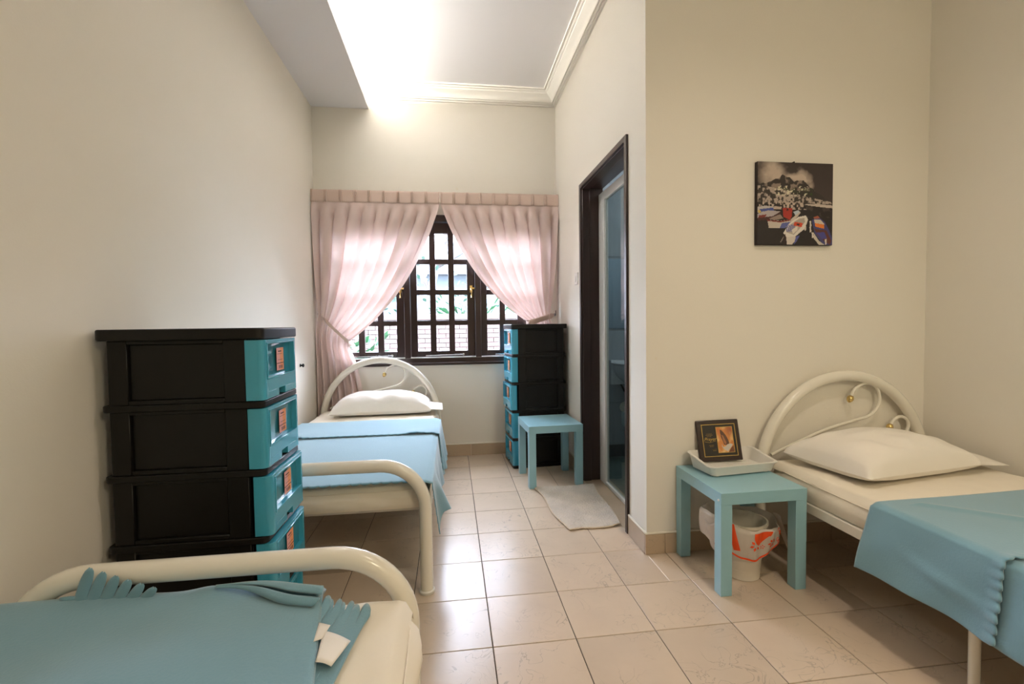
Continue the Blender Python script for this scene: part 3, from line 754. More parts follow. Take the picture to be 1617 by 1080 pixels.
# ------------------------------------------------------------ plastic drawer chests
CD, CW, CH = .455, .34, 1.13
def rrect(x0, x1, y0, y1, r, n=5, corners=(1, 1, 1, 1)):
    pts = []
    for (cx, cy, a0, k) in ((x1, y1, 0, 0), (x0, y1, PI/2, 1), (x0, y0, PI, 2), (x1, y0, 3*PI/2, 3)):
        rr = r if corners[k] else .0005
        ccx = cx-rr if cx == x1 else cx+rr; ccy = cy-rr if cy == y1 else cy+rr
        for i in range(n+1):
            a = a0+PI/2*i/n; pts.append((ccx+rr*math.cos(a), ccy+rr*math.sin(a)))
    return pts
def make_chest(offs):
    root = empty('drawer_chest')
    MB().prism(rrect(-CD, 0, 0, CW, .022), CH-.036, CH).build('lid', M['black'], root, bevel=.005)
    P = .2188
    for k in range(5):
        z1 = CH-.036-k*P; z0 = z1-P
        b = MB()
        # ledge under the drawer (all round), corner posts, recessed side panels, back
        b.prism(rrect(-CD+.01, -.004, .004, CW-.004, .02), z0, z0+.020)
        for s0, s1 in ((.012, .030), (CW-.030, CW-.012)):
            b.box(-CD+.03, -CD+.082, s0, s1, z0+.02, z1); b.box(-.115, -.055, s0, s1, z0+.02, z1)
            b.box(-CD+.082, -.115, s0, s1, z0+.02, z0+.034); b.box(-CD+.082, -.115, s0, s1, z1-.012, z1)
            q0, q1 = (.024, .030) if s0 < .1 else (CW-.030, CW-.024)
            b.box(-CD+.082, -.115, q0, q1, z0+.034, z1-.012)
        b.box(-CD+.03, -CD+.038, .03, CW-.03, z0+.02, z1)
        b.box(-.062, -.055, .03, CW-.03, z0+.02, z1)
        b.build('tier_frame', M['black'], root, bevel=.002, seg=1)
        # drawer front: rounded shell with recessed window and grip slot
        e = offs[k]
        f0, f1 = z0+.023, z1-.003
        hw = CW/2
        d = MB()
        x0, x1 = -.054+e, -.003+e
        wa, wb, wz0_, wz1_ = .045, CW-.045, f0+.070, f1-.014
        ga, gb, gz = hw-.030, hw+.030, f0+.024
        # front built as a frame of prisms
        d.prism(rrect(x0, x1, .009, wa, .018, corners=(0, 0, 0, 1)), f0, f1)
        d.prism(rrect(x0, x1, wb, CW-.009, .018, corners=(1, 0, 0, 0)), f0, f1)
        d.box(x0, x1, wa, wb, wz1_, f1); d.box(x0, x1, wa, wb, gz, wz0_)
        d.box(x0, x1, wa, ga, f0, gz); d.box(x0, x1, gb, wb, f0, gz)
        o = d.build('drawer', M['teal'], root, bevel=.0018, seg=2)
        rim = MB(); t_ = .004; xr = x1+.0025
        rim.box(x1-.001, xr, wa-t_*1.6, wb+t_*1.6, wz0_-t_*1.6, wz0_); rim.box(x1-.001, xr, wa-t_*1.6, wb+t_*1.6, wz1_, wz1_+t_)
        rim.box(x1-.001, xr, wa-t_*1.6, wa, wz0_, wz1_); rim.box(x1-.001, xr, wb, wb+t_*1.6, wz0_, wz1_)
        rim.build('window_rim', M['teal'], o, bevel=.0012, seg=1)
        xw = x1-.014
        def pane(u, v): return (xw+.0025*vnoise(u*4+k, v*3, k), wa+(wb-wa)*u, wz0_+(wz1_-wz0_)*v)
        MB().grid(pane, 16, 8).build('clear_window', M['teal_clear'], o, smooth=80)
        ys, ye = hw-.02, hw+.045; zs, ze = wz0_+.012, wz1_-.018
        st = MB(); xs = xw+.006
        st.box(xs-.0008, xs, ys, (ys+ye)/2, zs, ze, 0); st.box(xs-.0008, xs, (ys+ye)/2, ye, zs, ze, 1)
        zz = zs+(ze-zs)*.30; st.box(xs, xs+.0004, ys, ye, zz, zz+.0025, 2); st.box(xs, xs+.0004, ys+.006, ye-.014, zs+(ze-zs)*.72, zs+(ze-zs)*.735, 2)
        st.box(xs, xs+.0004, ys+.010, ye-.010, zs+(ze-zs)*.46, zs+(ze-zs)*.475, 2); st.box(xs, xs+.0004, ys+.014, ye-.020, zs+(ze-zs)*.82, zs+(ze-zs)*.87, 2)
        for q in range(3): st.box(xs, xs+.0004, ys+.020+q*.013, ys+.026+q*.013, zs+.006, zs+(ze-zs)*.22, 2)
        st.build('sticker', [M['stk_pk'], M['stk_or'], M['ink']], o)
        MB().box(x0, x1-.020, ga-.001, gb+.001, f0, gz+.001).build('grip_slot', M['slot'], o)
    return root
ch1 = make_chest((0, .002, .012, .014, .004)); ch1.location = (-.715, -1.535, 0); ch1.scale = (1.068, 1, 1)
tag(ch1, 'black drawer chest with teal fronts against the left wall', 'chest of drawers', 'black and teal plastic drawer chests')
ch2 = make_chest((0, .004, .014, .0, .0)); a_ = math.radians(4.5)
ch2.location = (.335-CW*math.sin(a_), .477+CW*math.cos(a_), 0); ch2.rotation_euler = (0, 0, PI+a_)
tag(ch2, 'black drawer chest with teal fronts beneath the right curtain, behind a table', 'chest of drawers', 'black and teal plastic drawer chests')

# ------------------------------------------------------------ side tables
def make_table(w=.385, d=.385, h=.43):
    root = empty('side_table'); L = .05
    MB().box(0, w, 0, d, h-.05, h).build('table_top', M['lack'], root, bevel=.0012)
    for x in (0, w-L):
        for y in (0, d-L):
            MB().box(x+.0006, x+L-.0006, y+.0006, y+L-.0006, 0, h-.05).build('leg', M['lack'], root, bevel=.0012)
    return root
t1 = make_table(); t1.location = (.953, -1.342, 0)
tag(t1, 'sky blue square side table beside the right bed, a white tray on top', 'side table', 'sky blue side tables')
MB().lathe([(0, -.003), (.005, -.003), (.005, 0), (0, 0)], (0, .018, .397), 12, axis='x').build('peg_cap', M['white_pl'], t1)
t2 = copy_tree(t1); t2.location = (.388, .020, 0); t2.rotation_euler = (0, 0, math.radians(3))
tag(t2, 'sky blue square side table beside the doorway, nothing on top', 'side table', 'sky blue side tables')

# ------------------------------------------------------------ tray and plaque
tr = tag(empty('storage_tray', (1.180, -1.058, .430), math.radians(6)), 'white plastic tray with a dipped rim on the blue table', 'tray')
def trim_h(a):  # rim height by angle: low at the front right, higher at back and left back corner
    return a
def tray_loop(hx, hy, r, z, n=8):
    return [(x, y, z) for x, y in rrect(-hx, hx, -hy, hy, r, n)]
b = MB()
def ringz(p, base, hi):
    # dips in the middle of the left side and along the front
    x, y, _ = p
    k = smoothstep(.0, .075, y)
    return base+(hi-base)*k
lo = tray_loop(.160, .082, .02, .006); up = tray_loop(.176, .094, .03, 0); ri = tray_loop(.184, .100, .034, 0); ri2 = tray_loop(.184, .100, .034, 0); inn = tray_loop(.171, .090, .028, 0); fli = tray_loop(.155, .078, .018, .018)
n = len(lo)
def zr(p): return .046+.026*smoothstep(-.02, .08, p[1])
rings = [lo, [(x, y, zr((x, y))) for x, y, _ in up], [(x, y, zr((x, y))+.001) for x, y, _ in ri], [(x, y, zr((x, y))+.005) for x, y, _ in ri], [(x, y, zr((x, y))+.005) for x, y, _ in inn], fli]
vs = [p for rg in rings for p in rg]
fs = [(k*n+i, k*n+(i+1) % n, (k+1)*n+(i+1) % n, (k+1)*n+i) for k in range(len(rings)-1) for i in range(n)]
fs += [tuple(range((len(rings)-1)*n, len(rings)*n)), tuple(reversed(range(n)))]
b.add(vs, fs); b.build('tray_body', M['white_pl'], tr, smooth=45)
f_ = MB()
for k in range(-4, 5): f_.box(-.150, .150, k*.018-.002, k*.018+.002, .018, .0195)
for s in (-1, 1):
    for q in (-1, 1): f_.lathe([(.012, 0), (.012, .007)], (s*.13, q*.06, 0), 12)
f_.build('ribs_and_feet', M['white_pl'], tr)

pq = tag(empty('plaque', (1.160, -1.012, .458)), 'dark framed plaque with gold lettering propped up in the white tray', 'plaque')
PW, PH = .214, .196
rot = Matrix.Rotation(math.radians(-4), 4, 'Z') @ Matrix.Rotation(math.radians(-13.5), 4, 'X') @ Matrix.Rotation(math.radians(-1.5), 4, 'Y')
pq.rotation_euler = rot.to_euler()
MB().box(-PW/2, PW/2, 0, .014, 0, PH).build('wood_frame', M['plaque'], pq, bevel=.004)
MB().box(-.080, .083, -.001, .001, .026, .172).build('plate', M['plaque_bl'], pq)
def frame_line(x0, x1, z0, z1, t, y): return MB().box(x0, x1, y, y+.001, z0, z0+t).box(x0, x1, y, y+.001, z1-t, z1).box(x0, x0+t, y, y+.001, z0+t, z1-t).box(x1-t, x1, y, y+.001, z0+t, z1-t)
frame_line(-.083, .086, .022, .176, .003, -.0018).build('gold_border', M['gold'], pq)
frame_line(-.012, .071, .038, .162, .002, -.0024).build('gold_border', M['gold'], pq)
# painted panel inside (generic warm abstract in the same colours)
def vc_print(name, img, w, h, parent, loc, rough=.6):
    H, Wd, _ = img.shape; mb = MB(); mb.grid(lambda u, v: (u*w, 0, v*h), Wd, H)
    me = mb.mesh(name); ca = me.color_attributes.new('print', 'FLOAT_COLOR', 'CORNER')
    data = np.ones((len(me.loops), 4), dtype=np.float32)
    cols = img[::-1].reshape(-1, 3)
    for p in me.polygons:
        for li in p.loop_indices: data[li, :3] = cols[p.index]
    ca.data.foreach_set('color', data.ravel())
    m = bpy.data.materials.new(name+'_print'); m.use_nodes = True; N = m.node_tree.nodes
    at = N.new('ShaderNodeAttribute'); at.attribute_name = 'print'
    m.node_tree.links.new(at.outputs['Color'], N['Principled BSDF'].inputs['Base Color']); N['Principled BSDF'].inputs['Roughness'].default_value = rough
    me.materials.append(m); o = bpy.data.objects.new(name, me); COL.objects.link(o); o.parent = parent; o.location = loc
    return o
def L3(c): return np.array(lin(c))
def blend(img, mask, c): img[:] = img*(1-mask[..., None])+np.asarray(c)*mask[..., None]
rng = np.random.default_rng(4)
def fbm(H, Wd, base=4, octs=5, seed=0):
    r = np.random.default_rng(seed); out = np.zeros((H, Wd)); amp = 1; tot = 0
    for o in range(octs):
        n = base*2**o; g = r.random((n+2, n+2)); yy = np.linspace(0, n, H); xx = np.linspace(0, n, Wd)
        yi = yy.astype(int).clip(0, n); xi = xx.astype(int).clip(0, n); fy = (yy-yi)[:, None]; fx = (xx-xi)[None]
        fy = fy*fy*(3-2*fy); fx = fx*fx*(3-2*fx)
        a = g[np.ix_(yi, xi)]; b2 = g[np.ix_(yi, (xi+1).clip(0, n+1))]; c2 = g[np.ix_((yi+1).clip(0, n+1), xi)]; d2 = g[np.ix_((yi+1).clip(0, n+1), (xi+1).clip(0, n+1))]
        out += amp*((a*(1-fx)+b2*fx)*(1-fy)+(c2*(1-fx)+d2*fx)*fy); tot += amp; amp *= .5
    return out/tot
def poly_mask(H, Wd, pts):
    yy, xx = np.mgrid[0:H, 0:Wd]; x = (xx+.5)/Wd; y = (yy+.5)/H; ins = np.zeros((H, Wd), bool); n = len(pts)
    for i in range(n):
        x1, y1 = pts[i]; x2, y2 = pts[(i+1) % n]
        if y1 == y2: continue
        c = ((y1 > y) != (y2 > y)) & (x < (x2-x1)*(y-y1)/(y2-y1)+x1); ins ^= c
    return ins.astype(float)
Hh, Ww = 84, 56
img = np.zeros((Hh, Ww, 3)); n1_ = fbm(Hh, Ww, 3, 4, 11)
img[:] = L3((214, 140, 76)); blend(img, np.clip((n1_-.45)*4, 0, 1), L3((236, 200, 140)))
yy, xx = np.mgrid[0:Hh, 0:Ww]; X = xx/Ww; Y = yy/Hh
blend(img, np.clip(1-np.hypot((X-.85)/.35, (Y-.1)/.3), 0, 1)*.8, L3((150, 74, 60))); blend(img, np.clip(1-np.hypot((X-.05)/.25, (Y-.2)/.3), 0, 1)*.7, L3((200, 96, 44)))
blend(img, poly_mask(Hh, Ww, [(.22, .10), (.34, .12), (.55, .30), (.66, .46), (.74, .66), (.52, .72), (.40, .70), (.26, .40)]), L3((104, 74, 58)))
blend(img, poly_mask(Hh, Ww, [(.30, .30), (.40, .34), (.56, .62), (.50, .70), (.40, .62)]), L3((176, 118, 78)))
blend(img, poly_mask(Hh, Ww, [(.25, .66), (.30, .78), (.46, .78), (.58, .70), (.78, .66), (.95, .70), (.80, .82), (.58, .97), (.36, .88), (.24, .76)]), L3((206, 200, 190)))
blend(img, poly_mask(Hh, Ww, [(.80, .84), (.98, .74), (1, 1), (.62, 1)]), L3((120, 74, 50)))
vc_print('painted_panel', img, .079, .120, pq, (-.010, -.0014, .040), .45)
def text(body, size, loc, m, parent, shear=0, depth=.0004, name='lettering'):
    cu = bpy.data.curves.new(name, 'FONT'); cu.body = body; cu.size = size; cu.shear = shear; cu.extrude = depth; cu.align_x = 'CENTER'
    o = bpy.data.objects.new(name, cu); COL.objects.link(o); dg = bpy.context.evaluated_depsgraph_get(); dg.update()
    me = bpy.data.meshes.new_from_object(o.evaluated_get(dg)); bpy.data.objects.remove(o)
    me.materials.append(m); ob = bpy.data.objects.new(name, me); COL.objects.link(ob); ob.parent = parent
    ob.location = loc; ob.rotation_euler = (PI/2, 0, 0); return ob
text('Prayer', .023, (-.046, -.0016, .098), M['gold'], pq, .35)
lw = MB()
for (x0, x1, z) in ((-.066, -.030, .124), (-.062, -.034, .130), (-.060, -.038, .1175)):
    lw.tube([(x0+(x1-x0)*i/14, -.0016, z+.0018*math.sin(i*2.4)) for i in range(15)], .0006, 5)
for (x0, x1, z) in ((-.055, -.030, .076), (-.052, -.032, .070), (-.040, -.020, .056), (-.038, -.022, .050)):
    lw.tube([(x0+(x1-x0)*i/10, -.0016, z+.0015*math.sin(i*2.4)) for i in range(11)], .0006, 5)
lw.tube([(-.074, -.0016, .094), (-.05, -.0016, .089), (-.018, -.0016, .096)], .0008, 5)
lw.build('script_lines', M['gold'], pq, smooth=60)
MB().box(-.04, .04, .013, .017, .01, .15).build('easel_back', M['plaque_bl'], pq)

# ------------------------------------------------------------ waste bin and liner
BC = Vector((1.150, -1.185, 0))
bn = tag(empty('waste_bin', BC), 'small white plastic waste bin standing under the blue table', 'bin')
prof = [(0, .004), (.066, .0), (.072, .002), (.0735, .045), (.0755, .048), (.0785, .088), (.0805, .091), (.089, .160), (.098, .235), (.104, .240), (.104, .252), (.097, .252), (.088, .17), (.070, .01), (0, .01)]
MB().lathe(prof, (0, 0, 0), 44).build('bin_body', M['bin'], bn, smooth=35)
ln = tag(empty('bin_liner', BC), 'white bag with orange flower print lining the waste bin, handle hanging right', 'bag')
def skirt_r(th, z):
    # bag skirt hanging outside the bin: th angle, z height
    c = math.cos(th); s = math.sin(th)
    base = .120+.040*max(0, c)**2+.066*max(0, -c)**3
    fl = smoothstep(.06, .27, z)
    return (base-.028)+.03*fl+.006*math.sin(th*5+z*30)*.6+.004*math.sin(th*11+1)
def hem(th):  # lower hem height around
    f = -math.sin(th)       # 1 facing camera (-y)
    return .118+.055*(1-max(0, f))*1+.05*max(0, math.cos(th))**6*0+.018*math.cos(th*2+.6)
def topz(th): return .258+.020*math.cos(th-2.1)+.008*math.sin(th*4)+.035*max(0, -math.cos(th))**2
b = MB()
def bagout(u, v):
    th = 2*PI*u; z = topz(th)*(1-v)+hem(th)*v; r = skirt_r(th, z)+.012*math.sin(PI*min(1, v*3))*0
    if v < .12: r -= .010*(1-v/.12)**2
    return (r*math.cos(th), r*math.sin(th), z)
b.grid(bagout, 120, 24)
def bagin(u, v):
    th = 2*PI*u; z0 = topz(th); r0 = skirt_r(th, z0)-.010
    r = r0*(1-v)+.062*v; z = z0*(1-v)+.06*v
    return (r*math.cos(th), r*math.sin(th), z+.004*math.sin(th*9+v*6)*v)
b.grid(bagin, 120, 14); b.build('bag_film', M['bag'], ln, smooth=80)
# hanging handle loops at right and left
def hand(u, v):
    th0 = -.12; w = .055*(1-.75*v)
    z = .258-.165*v; r = .160+.05*v
    th = th0+(u-.5)*w/.13
    return (r*math.cos(th)+.004*math.sin(u*7), r*math.sin(th)-.01*v, z+.01*math.sin(u*PI))
MB().grid(hand, 10, 16).build('bag_handle', M['bag'], ln, smooth=80, solid=.0015)
def hand2(u, v):
    th = PI+.35+(u-.5)*.5; r = .190-.03*v; return (r*math.cos(th), r*math.sin(th), .268-.12*v-.012*math.sin(u*6))
MB().grid(hand2, 10, 12).build('bag_handle', M['bag'], ln, smooth=80, solid=.0015)
def onbag(th, z, off=.0016):
    r = skirt_r(th, z)+off; return (r*math.cos(th), r*math.sin(th), z)
pr = MB()
# band along the front hem
pr.grid(lambda u, v: onbag(PI+.30+u*(PI*.80), hem(PI+.30+u*(PI*.80))+.003+.009*v), 50, 2)
# solid swash near the top, right of the front leg, with ragged right end
def swash(u, v):
    th = 4.55+u*.62; zt = topz(th)-.006; zb = zt-.052*math.sin(PI*(.12+.88*u**.8))-.004-.008*max(0, math.sin(u*22))*(u > .7)
    return onbag(th, zt*(1-v)+zb*v)
pr.grid(swash, 40, 6)
# tall swash at left
pr.grid(lambda u, v: onbag(3.72+.20*u+.16*v, (topz(3.8)-.006)*(1-v)+(.155)*v), 10, 10)
# flowers
def flower(tc, zc, R, petals=6):
    cx = skirt_r(tc, zc)
    for k in range(petals):
        a = 2*PI*k/petals+.26
        q = []
        for (rr, da) in ((.30, -.12), (.66, -.34), (1.0, 0), (.66, .34), (.30, .12)):
            q.append(onbag(tc+R*rr*math.cos(a+da)/cx, zc+R*rr*math.sin(a+da)))
        pr.add(q, [(0, 1, 2, 3, 4)])
flower(4.62, .178, .027); flower(5.28, .184, .023); flower(4.96, .166, .011, 5)
for k, (tc, zc) in enumerate(((5.62, .232), (5.70, .215), (5.60, .19), (5.68, .178))):
    pr.tube([onbag(tc+.06*math.cos(a*.7)*(.4+a/9), zc+.009*math.sin(a*.7)*(.4+a/9)) for a in range(0, 9)], .0011, 5)
pr.build('printed_pattern', M['orange'], ln, smooth=80)

# ------------------------------------------------------------ harbour picture on canvas
pc = tag(empty('canvas_picture', (1.360, YF, 1.704)), 'square canvas print of a harbour with boats below a cloudy mountain', 'picture')
CWd, CHt = .408, .402
MB().box(0, CWd, -.022, -.001, -CHt/2, CHt/2).build('canvas_body', M['canvas_edge'], pc, bevel=.003)
Hh = Ww = 170
img = np.zeros((Hh, Ww, 3)); yy, xx = np.mgrid[0:Hh, 0:Ww]; X = xx/Ww; Y = yy/Hh
n1_ = fbm(Hh, Ww, 5, 5, 1); n2_ = fbm(Hh, Ww, 18, 4, 2); n3_ = fbm(Hh, Ww, 40, 2, 3)
img[:] = L3((62, 50, 48))*(.75+.6*Y[..., None])
cl = np.clip(1.25-np.hypot((X-.24)/.27, (Y-.17)/.17)+(n1_-.5)*1.8, 0, 1)+np.clip(1.1-np.hypot((X-.48)/.22, (Y-.18)/.08)+(n1_-.5)*1.6, 0, 1)+np.clip(.8-np.hypot((X-.70)/.10, (Y-.28)/.09)+(n1_-.5)*1.6, 0, 1)
blend(img, np.clip(cl, 0, 1)*.95, L3((196, 178, 162)))
ridge = np.interp(X, [0, .12, .22, .32, .42, .48, .55, .60, .70, .78, .85, .92, 1], [.28, .24, .22, .15, .18, .24, .20, .21, .30, .34, .40, .45, .46])+(n2_-.5)*.05
mt = (Y > ridge).astype(float); blend(img, mt, L3((50, 42, 40)))
blend(img, mt*np.clip((n2_-.47)*7, 0, 1)*(Y < .34), L3((140, 124, 112)))
gr = mt*((Y > .30) & (Y < .42) & (X > .2) & (X < .72))*np.clip((n3_-.35)*3, 0, 1); blend(img, gr, L3((50, 66, 34)))
tw = mt*((Y > np.interp(X, [0, .3, .6, 1], [.27, .32, .40, .47])) & (Y < .50)); blend(img, tw*np.clip((n3_-.42)*7, 0, 1), L3((176, 160, 148)))
blend(img, tw*np.clip((.42-n3_)*7, 0, 1), L3((54, 46, 42)))
vil = ((Y > .28) & (Y < .40) & (X > .22) & (X < .66))*np.clip((n3_-.60)*14, 0, 1); blend(img, vil, L3((214, 206, 178)))
sea = (Y > .49).astype(float); blend(img, sea, L3((34, 27, 28)))
blend(img, sea*(X > .5)*(Y < .66)*np.clip((n2_-.5)*5, 0, 1)*.4, L3((96, 80, 76)))
qy = ((Y > .485) & (Y < .57) & (X < .66))*np.clip((n3_-.44)*8, 0, 1); blend(img, qy, L3((190, 172, 158)))
def pl(c, *pts): blend(img, poly_mask(Hh, Ww, pts), L3(c))
pl((196, 182, 170), (.60, .505), (.80, .495), (1, .51), (1, .545), (.86, .535), (.70, .52))
# left boats
pl((188, 180, 176), (0, .545), (.10, .53), (.22, .54), (.18, .59), (0, .62)); pl((70, 84, 150), (.02, .575), (.20, .55), (.22, .585), (.05, .605))
pl((176, 166, 168), (0, .63), (.14, .585), (.30, .595), (.22, .655), (0, .68)); pl((120, 48, 40), (.02, .65), (.12, .635), (.10, .67), (.01, .68)); pl((70, 38, 36), (0, .685), (.2, .655), (.3, .60), (.31, .615), (.2, .69), (0, .715))
pl((206, 176, 90), (0, .595), (.03, .58), (.05, .605), (.02, .625))
# red cabin boat
pl((196, 184, 172), (.13, .70), (.30, .71), (.44, .69), (.56, .59), (.57, .61), (.46, .73), (.36, .80), (.15, .80)); pl((92, 100, 160), (.32, .74), (.44, .72), (.36, .80), (.29, .80))
pl((150, 132, 122), (.15, .685), (.30, .63), (.34, .68), (.22, .705)); pl((120, 40, 34), (.12, .70), (.30, .712), (.44, .69), (.44, .705), (.30, .73), (.13, .715))
pl((168, 46, 34), (.33, .55), (.46, .555), (.45, .66), (.42, .695), (.34, .66)); pl((60, 26, 26), (.38, .56), (.40, .555), (.41, .58), (.38, .59)); pl((188, 198, 208), (.47, .60), (.54, .575), (.56, .60), (.50, .64))
# white boat in the middle
pl((222, 214, 204), (.34, .86), (.42, .74), (.54, .66), (.64, .64), (.67, .69), (.63, .80), (.50, .90), (.38, .905)); pl((176, 164, 152), (.38, .85), (.44, .75), (.55, .68), (.62, .67), (.63, .72), (.56, .80), (.48, .88))
pl((210, 198, 188), (.38, .905), (.50, .90), (.52, .93), (.46, 1), (.39, 1)); pl((92, 96, 160), (.51, .90), (.56, .885), (.52, .96), (.48, 1))
for k in range(5): pl((72, 84, 156), (.39+.022*k, .76+.0*k), (.402+.022*k, .755), (.392+.022*k, .84), (.380+.022*k, .845))
pl((206, 72, 42), (.49, .72), (.60, .735), (.585, .785), (.475, .765)); pl((60, 40, 40), (.52, .74), (.56, .745), (.555, .765), (.515, .76)); pl((220, 208, 196), (.45, .82), (.53, .77), (.53, .82), (.47, .87))
pl((200, 190, 180), (.615, .80), (.645, .77), (.65, .81), (.63, .83))
# right boat
pl((66, 66, 116), (.72, .70), (.77, .66), (.82, .66), (.90, .72), (.96, .82), (1, .92), (1, 1), (.88, 1), (.76, .86)); pl((206, 192, 176), (.75, .69), (.84, .69), (.90, .75), (.76, .73)); pl((224, 122, 44), (.76, .73), (.89, .75), (.89, .80), (.77, .775))
pl((96, 50, 44), (.75, .80), (.92, .82), (.99, .95), (.97, 1), (.90, .96), (.80, .88)); pl((70, 70, 140), (.78, .85), (.89, .84), (.93, .92), (.86, .93)); pl((196, 186, 172), (.74, .84), (.82, .95), (.90, 1), (.82, 1), (.75, .92)); pl((168, 92, 66), (.74, .66), (.80, .64), (.83, .67), (.76, .68))
for (a, b2) in ((.69, .71), (.69, .78), (.72, .85), (.90, .93)): pl((212, 202, 190), (a, b2), (a+.022, b2-.005), (a+.026, b2+.06), (a+.006, b2+.07))
pl((150, 136, 128), (.30, .97), (.345, .90), (.35, .91), (.31, .98)); pl((50, 34, 34), (.345, .88), (.372, .87), (.38, 1), (.345, 1))
vc_print('harbour_print', img, CWd-.004, CHt-.004, pc, (.002, -.0226, -CHt/2+.002), .55)
MB().lathe([(0, -.012), (.004, -.012), (.004, 0), (0, 0)], (.200, -.004, CHt/2+.003), 10, axis='y').build('hanging_nail', M['hook'], pc)

# ------------------------------------------------------------ bath mat
bmx = tag(empty('bath_mat', (.63, -.30, 0)), 'beige tufted mat on the floor in front of the dark doorway', 'mat')
def matf(u, v):
    a = Vector((.425, .005)); bq = Vector((.835, .045)); c = Vector((.49, -.655)); d = Vector((.795, -.625))
    p = (a*(1-u)+bq*u)*(1-v)+(c*(1-u)+d*u)*v
    p.x += .012*math.sin(v*7)*(1-u)+.006*math.sin(v*9+2)*u; p.y += .010*math.sin(u*6+.5)
    if u > .8: p.y += -.02*(u-.8)/.2*(1-v)
    z = .011+.004*vnoise(u*5, v*6, 1)+.0022*random.Random(int(u*999)*1000+int(v*999)).uniform(-1, 1)
    z += .010*math.exp(-((u-1)/.12)**2)*math.exp(-((v-.85)/.2)**2)
    return (p.x-.63, p.y+.30, z)
MB().grid(matf, 70, 110).build('mat_pile', M['rug'], bmx, smooth=80, solid=.008)
def edge(pts):
    return MB().tube([(x, y, z-.003) for x, y, z in pts], .005, 6)
bd = MB()
for pts in ([matf(i/40, 1) for i in range(41)], [matf(i/40, 0) for i in range(41)], [matf(0, i/60) for i in range(61)], [matf(1, i/60) for i in range(61)]):
    bd.tube([(x, y, z-.004) for x, y, z in pts], .0045, 6)
bd.build('binding', M['rug_edge'], bmx, smooth=60)

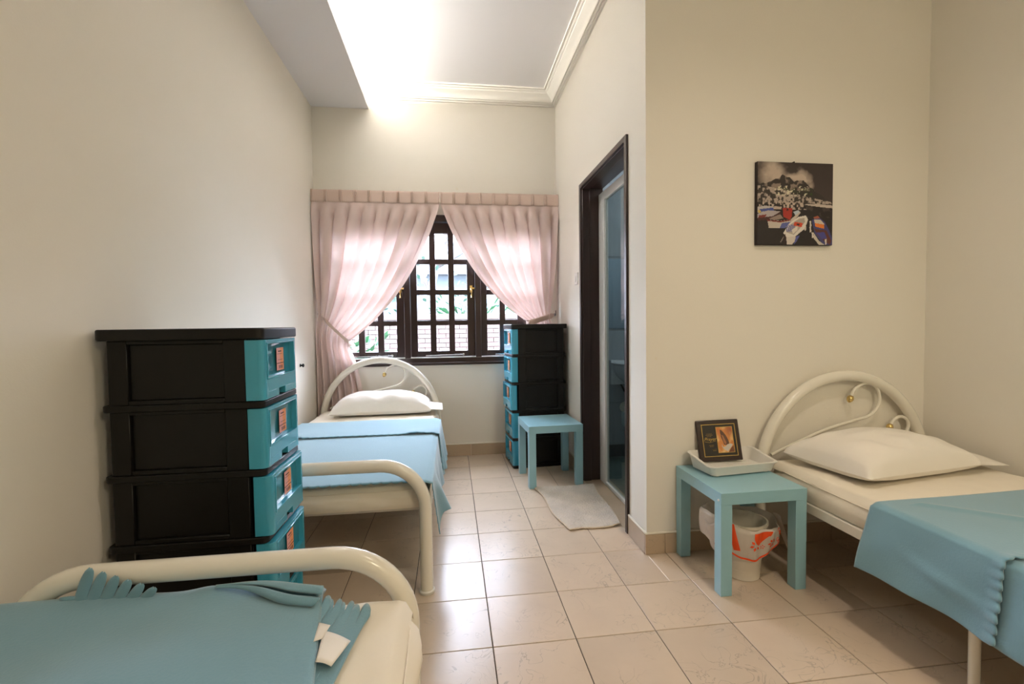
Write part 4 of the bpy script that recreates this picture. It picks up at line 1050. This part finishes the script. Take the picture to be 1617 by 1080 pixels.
# ------------------------------------------------------------ curtains
ZT, ZH = 2.228, 2.128
def curtain(side):
    nP = 9; yc = .858
    if side < 0:
        xa, xb = -1.215, -.199
        def tie(u): return (-1.185+.24*u**.9, 1.235-.225*u)
        def low(u, z):
            e = np.interp(z, [.02, .477, .688, .846, .961, 1.02], [-.82, -.839, -.872, -.905, -.945, -.95]); return -1.205+(e+1.205)*u
    else:
        xa, xb = .800, -.195
        def tie(u): return (.715-.185*u**.9, 1.205-.06*u)
        def low(u, z):
            e = np.interp(z, [.02, .5, .9, 1.1, 1.15], [.46, .47, .50, .525, .53]); return .755+(e-.755)*u
    # u: 0 = wall side, 1 = inner edge
    lab = 'blush curtain panel tied back at %s of the window' % ('the left' if side < 0 else 'the right')
    root = tag(empty('curtain', ((xa+xb)/2, yc, 1.1)), lab, 'curtain', 'window curtains')
    O = Vector(root.location)
    def fold(u, sharp):
        ph = 2*PI*(nP*u)
        c = math.cos(ph); return math.copysign(abs(c)**sharp, c)
    def jit(u): return .35*math.sin(u*23+side)+.25*math.sin(u*41)
    def body(u, v):
        xt = xa+(xb-xa)*u
        xk, zk = tie(u)
        V1 = .62
        if v < V1:
            t = v/V1
            cx = xt+(xk-xt)*.307; cz = zk+(ZH-zk)*.323
            x = (1-t)**2*xt+2*t*(1-t)*cx+t*t*xk; z = (1-t)**2*ZH+2*t*(1-t)*cz+t*t*zk
            A = .004+.032*smoothstep(0, .10, t)-.018*smoothstep(.6, 1, t)
            y = yc-.014*(1-smoothstep(0, .15, t))-A*fold(u+.012*jit(u)*t, .8)-.018*smoothstep(.6, 1, t)*math.sin(PI*u)
            x += (.030 if side < 0 else -.030)*math.sin(2*PI*nP*u)*smoothstep(0, .15, t)*(1-.75*t)*smoothstep(0, .04, u)*smoothstep(1, .96, u)
        else:
            t = (v-V1)/(1-V1); z = zk+( .015-zk)*t
            xl = low(u, z); k = smoothstep(0, .12, t); x = xk*(1-k)+xl*k
            A = .014+.012*smoothstep(0, .3, t)
            y = yc-A*fold(u*.7+.03*jit(u), .8)-.018*(1-k)*math.sin(PI*u)
        return (x-O.x, min(y, .905)-O.y, z-O.z)
    MB().grid(body, 252, 110).build('curtain_cloth', M['curtain'], root, smooth=80)
    def head(u, v):
        x = xa+(xb-xa)*u; z = ZT+(ZH-ZT)*v
        f = (nP*u) % 1; dd = abs(f-.0) if f < .5 else abs(f-1)
        pin = (1 if dd < .095 else 0)*(.55+.45*math.cos(dd*2*PI/.062))
        y = yc-.012-.020*pin*(.4+.6*v)
        return (x-O.x+.0, y-O.y, z-O.z)
    MB().grid(head, 540, 6).build('pleated_heading', M['curtain_head'], root, smooth=80, solid=.003)
    # tieback strap from the hook across the gathered cloth
    pts = ([(-1.198, .925, 1.235), (-1.165, .885, 1.212), (-1.12, .820, 1.172), (-1.06, .795, 1.115), (-1.0, .793, 1.055), (-.950, .805, 1.006), (-.930, .850, .990), (-.945, .895, 1.0), (-1.02, .925, 1.06)] if side < 0 else
           [(.775, .925, 1.208), (.745, .90, 1.20), (.70, .830, 1.190), (.64, .805, 1.172), (.58, .800, 1.155), (.530, .812, 1.142), (.512, .855, 1.136), (.528, .90, 1.138), (.60, .925, 1.16)])
    def strap(u, v):
        t = u*(len(pts)-1); i = min(int(t), len(pts)-2); f = t-i
        p = Vector(pts[i]).lerp(Vector(pts[i+1]), f); w = .046*min(1, .3+u*6)
        return (p.x-O.x-(.012*(v-.5) if side < 0 else 0), p.y-O.y, p.z-O.z+(v-.5)*w)
    MB().grid(strap, 64, 4).build('tieback', M['curtain_head'], root, smooth=80, solid=.003)
    return root
curtain(-1); curtain(1)
rl = tag(MB().box(-1.215, .798, .885, .905, 2.19, 2.215).build('curtain_track', M['alu'], None, bevel=.002), 'white curtain track hidden behind the pleated headings', 'curtain track')
for i, (x, z, lb) in enumerate(((-1.200, 1.236, 'small metal tieback hook on the wall at the left curtain'), (.780, 1.209, 'small metal tieback hook on the wall at the right curtain'))):
    r = tag(empty('tieback_hook', (x, YB, z)), lb, 'hook', 'curtain tieback hooks')
    MB().lathe([(.014, -.004), (.014, 0)], (0, 0, 0), 14, axis='y').build('base_plate', M['steel'], r, smooth=40)
    MB().tube([(0, 0, 0), (0, -.03, -.004), (.002, -.04, .006), (.003, -.036, .028), (.004, -.030, .036)], .0028, 8).build('hook_arm', M['hook'], r, smooth=60)
wh = tag(empty('wall_hook', (XL, .47, .851)), 'small black knob on the left wall beside the drawer chest', 'knob')
MB().lathe([(.012, 0), (.012, .003), (.006, .005), (.006, .014), (.013, .018), (.013, .024), (.006, .028)], (0, 0, 0), 16, axis='x').build('knob', M['slot'], wh, smooth=40)

# light switch
sw = tag(empty('light_switch', (XI, .278, 1.46)), 'white light switch on the wall left of the dark doorway', 'switch')
MB().box(-.009, 0, -.043, .043, -.043, .043).build('switch_plate', M['white_pl'], sw, bevel=.003)
MB().add([(-.009, -.012, -.022), (-.009, .012, -.022), (-.009, .012, .022), (-.009, -.012, .022), (-.016, -.012, -.022), (-.016, .012, -.022), (-.011, .012, .022), (-.011, -.012, .022)],
         [(0, 1, 2, 3), (4, 7, 6, 5), (0, 4, 5, 1), (2, 6, 7, 3), (0, 3, 7, 4), (1, 5, 6, 2)]).build('rocker', M['white_pl'], sw, bevel=.001)
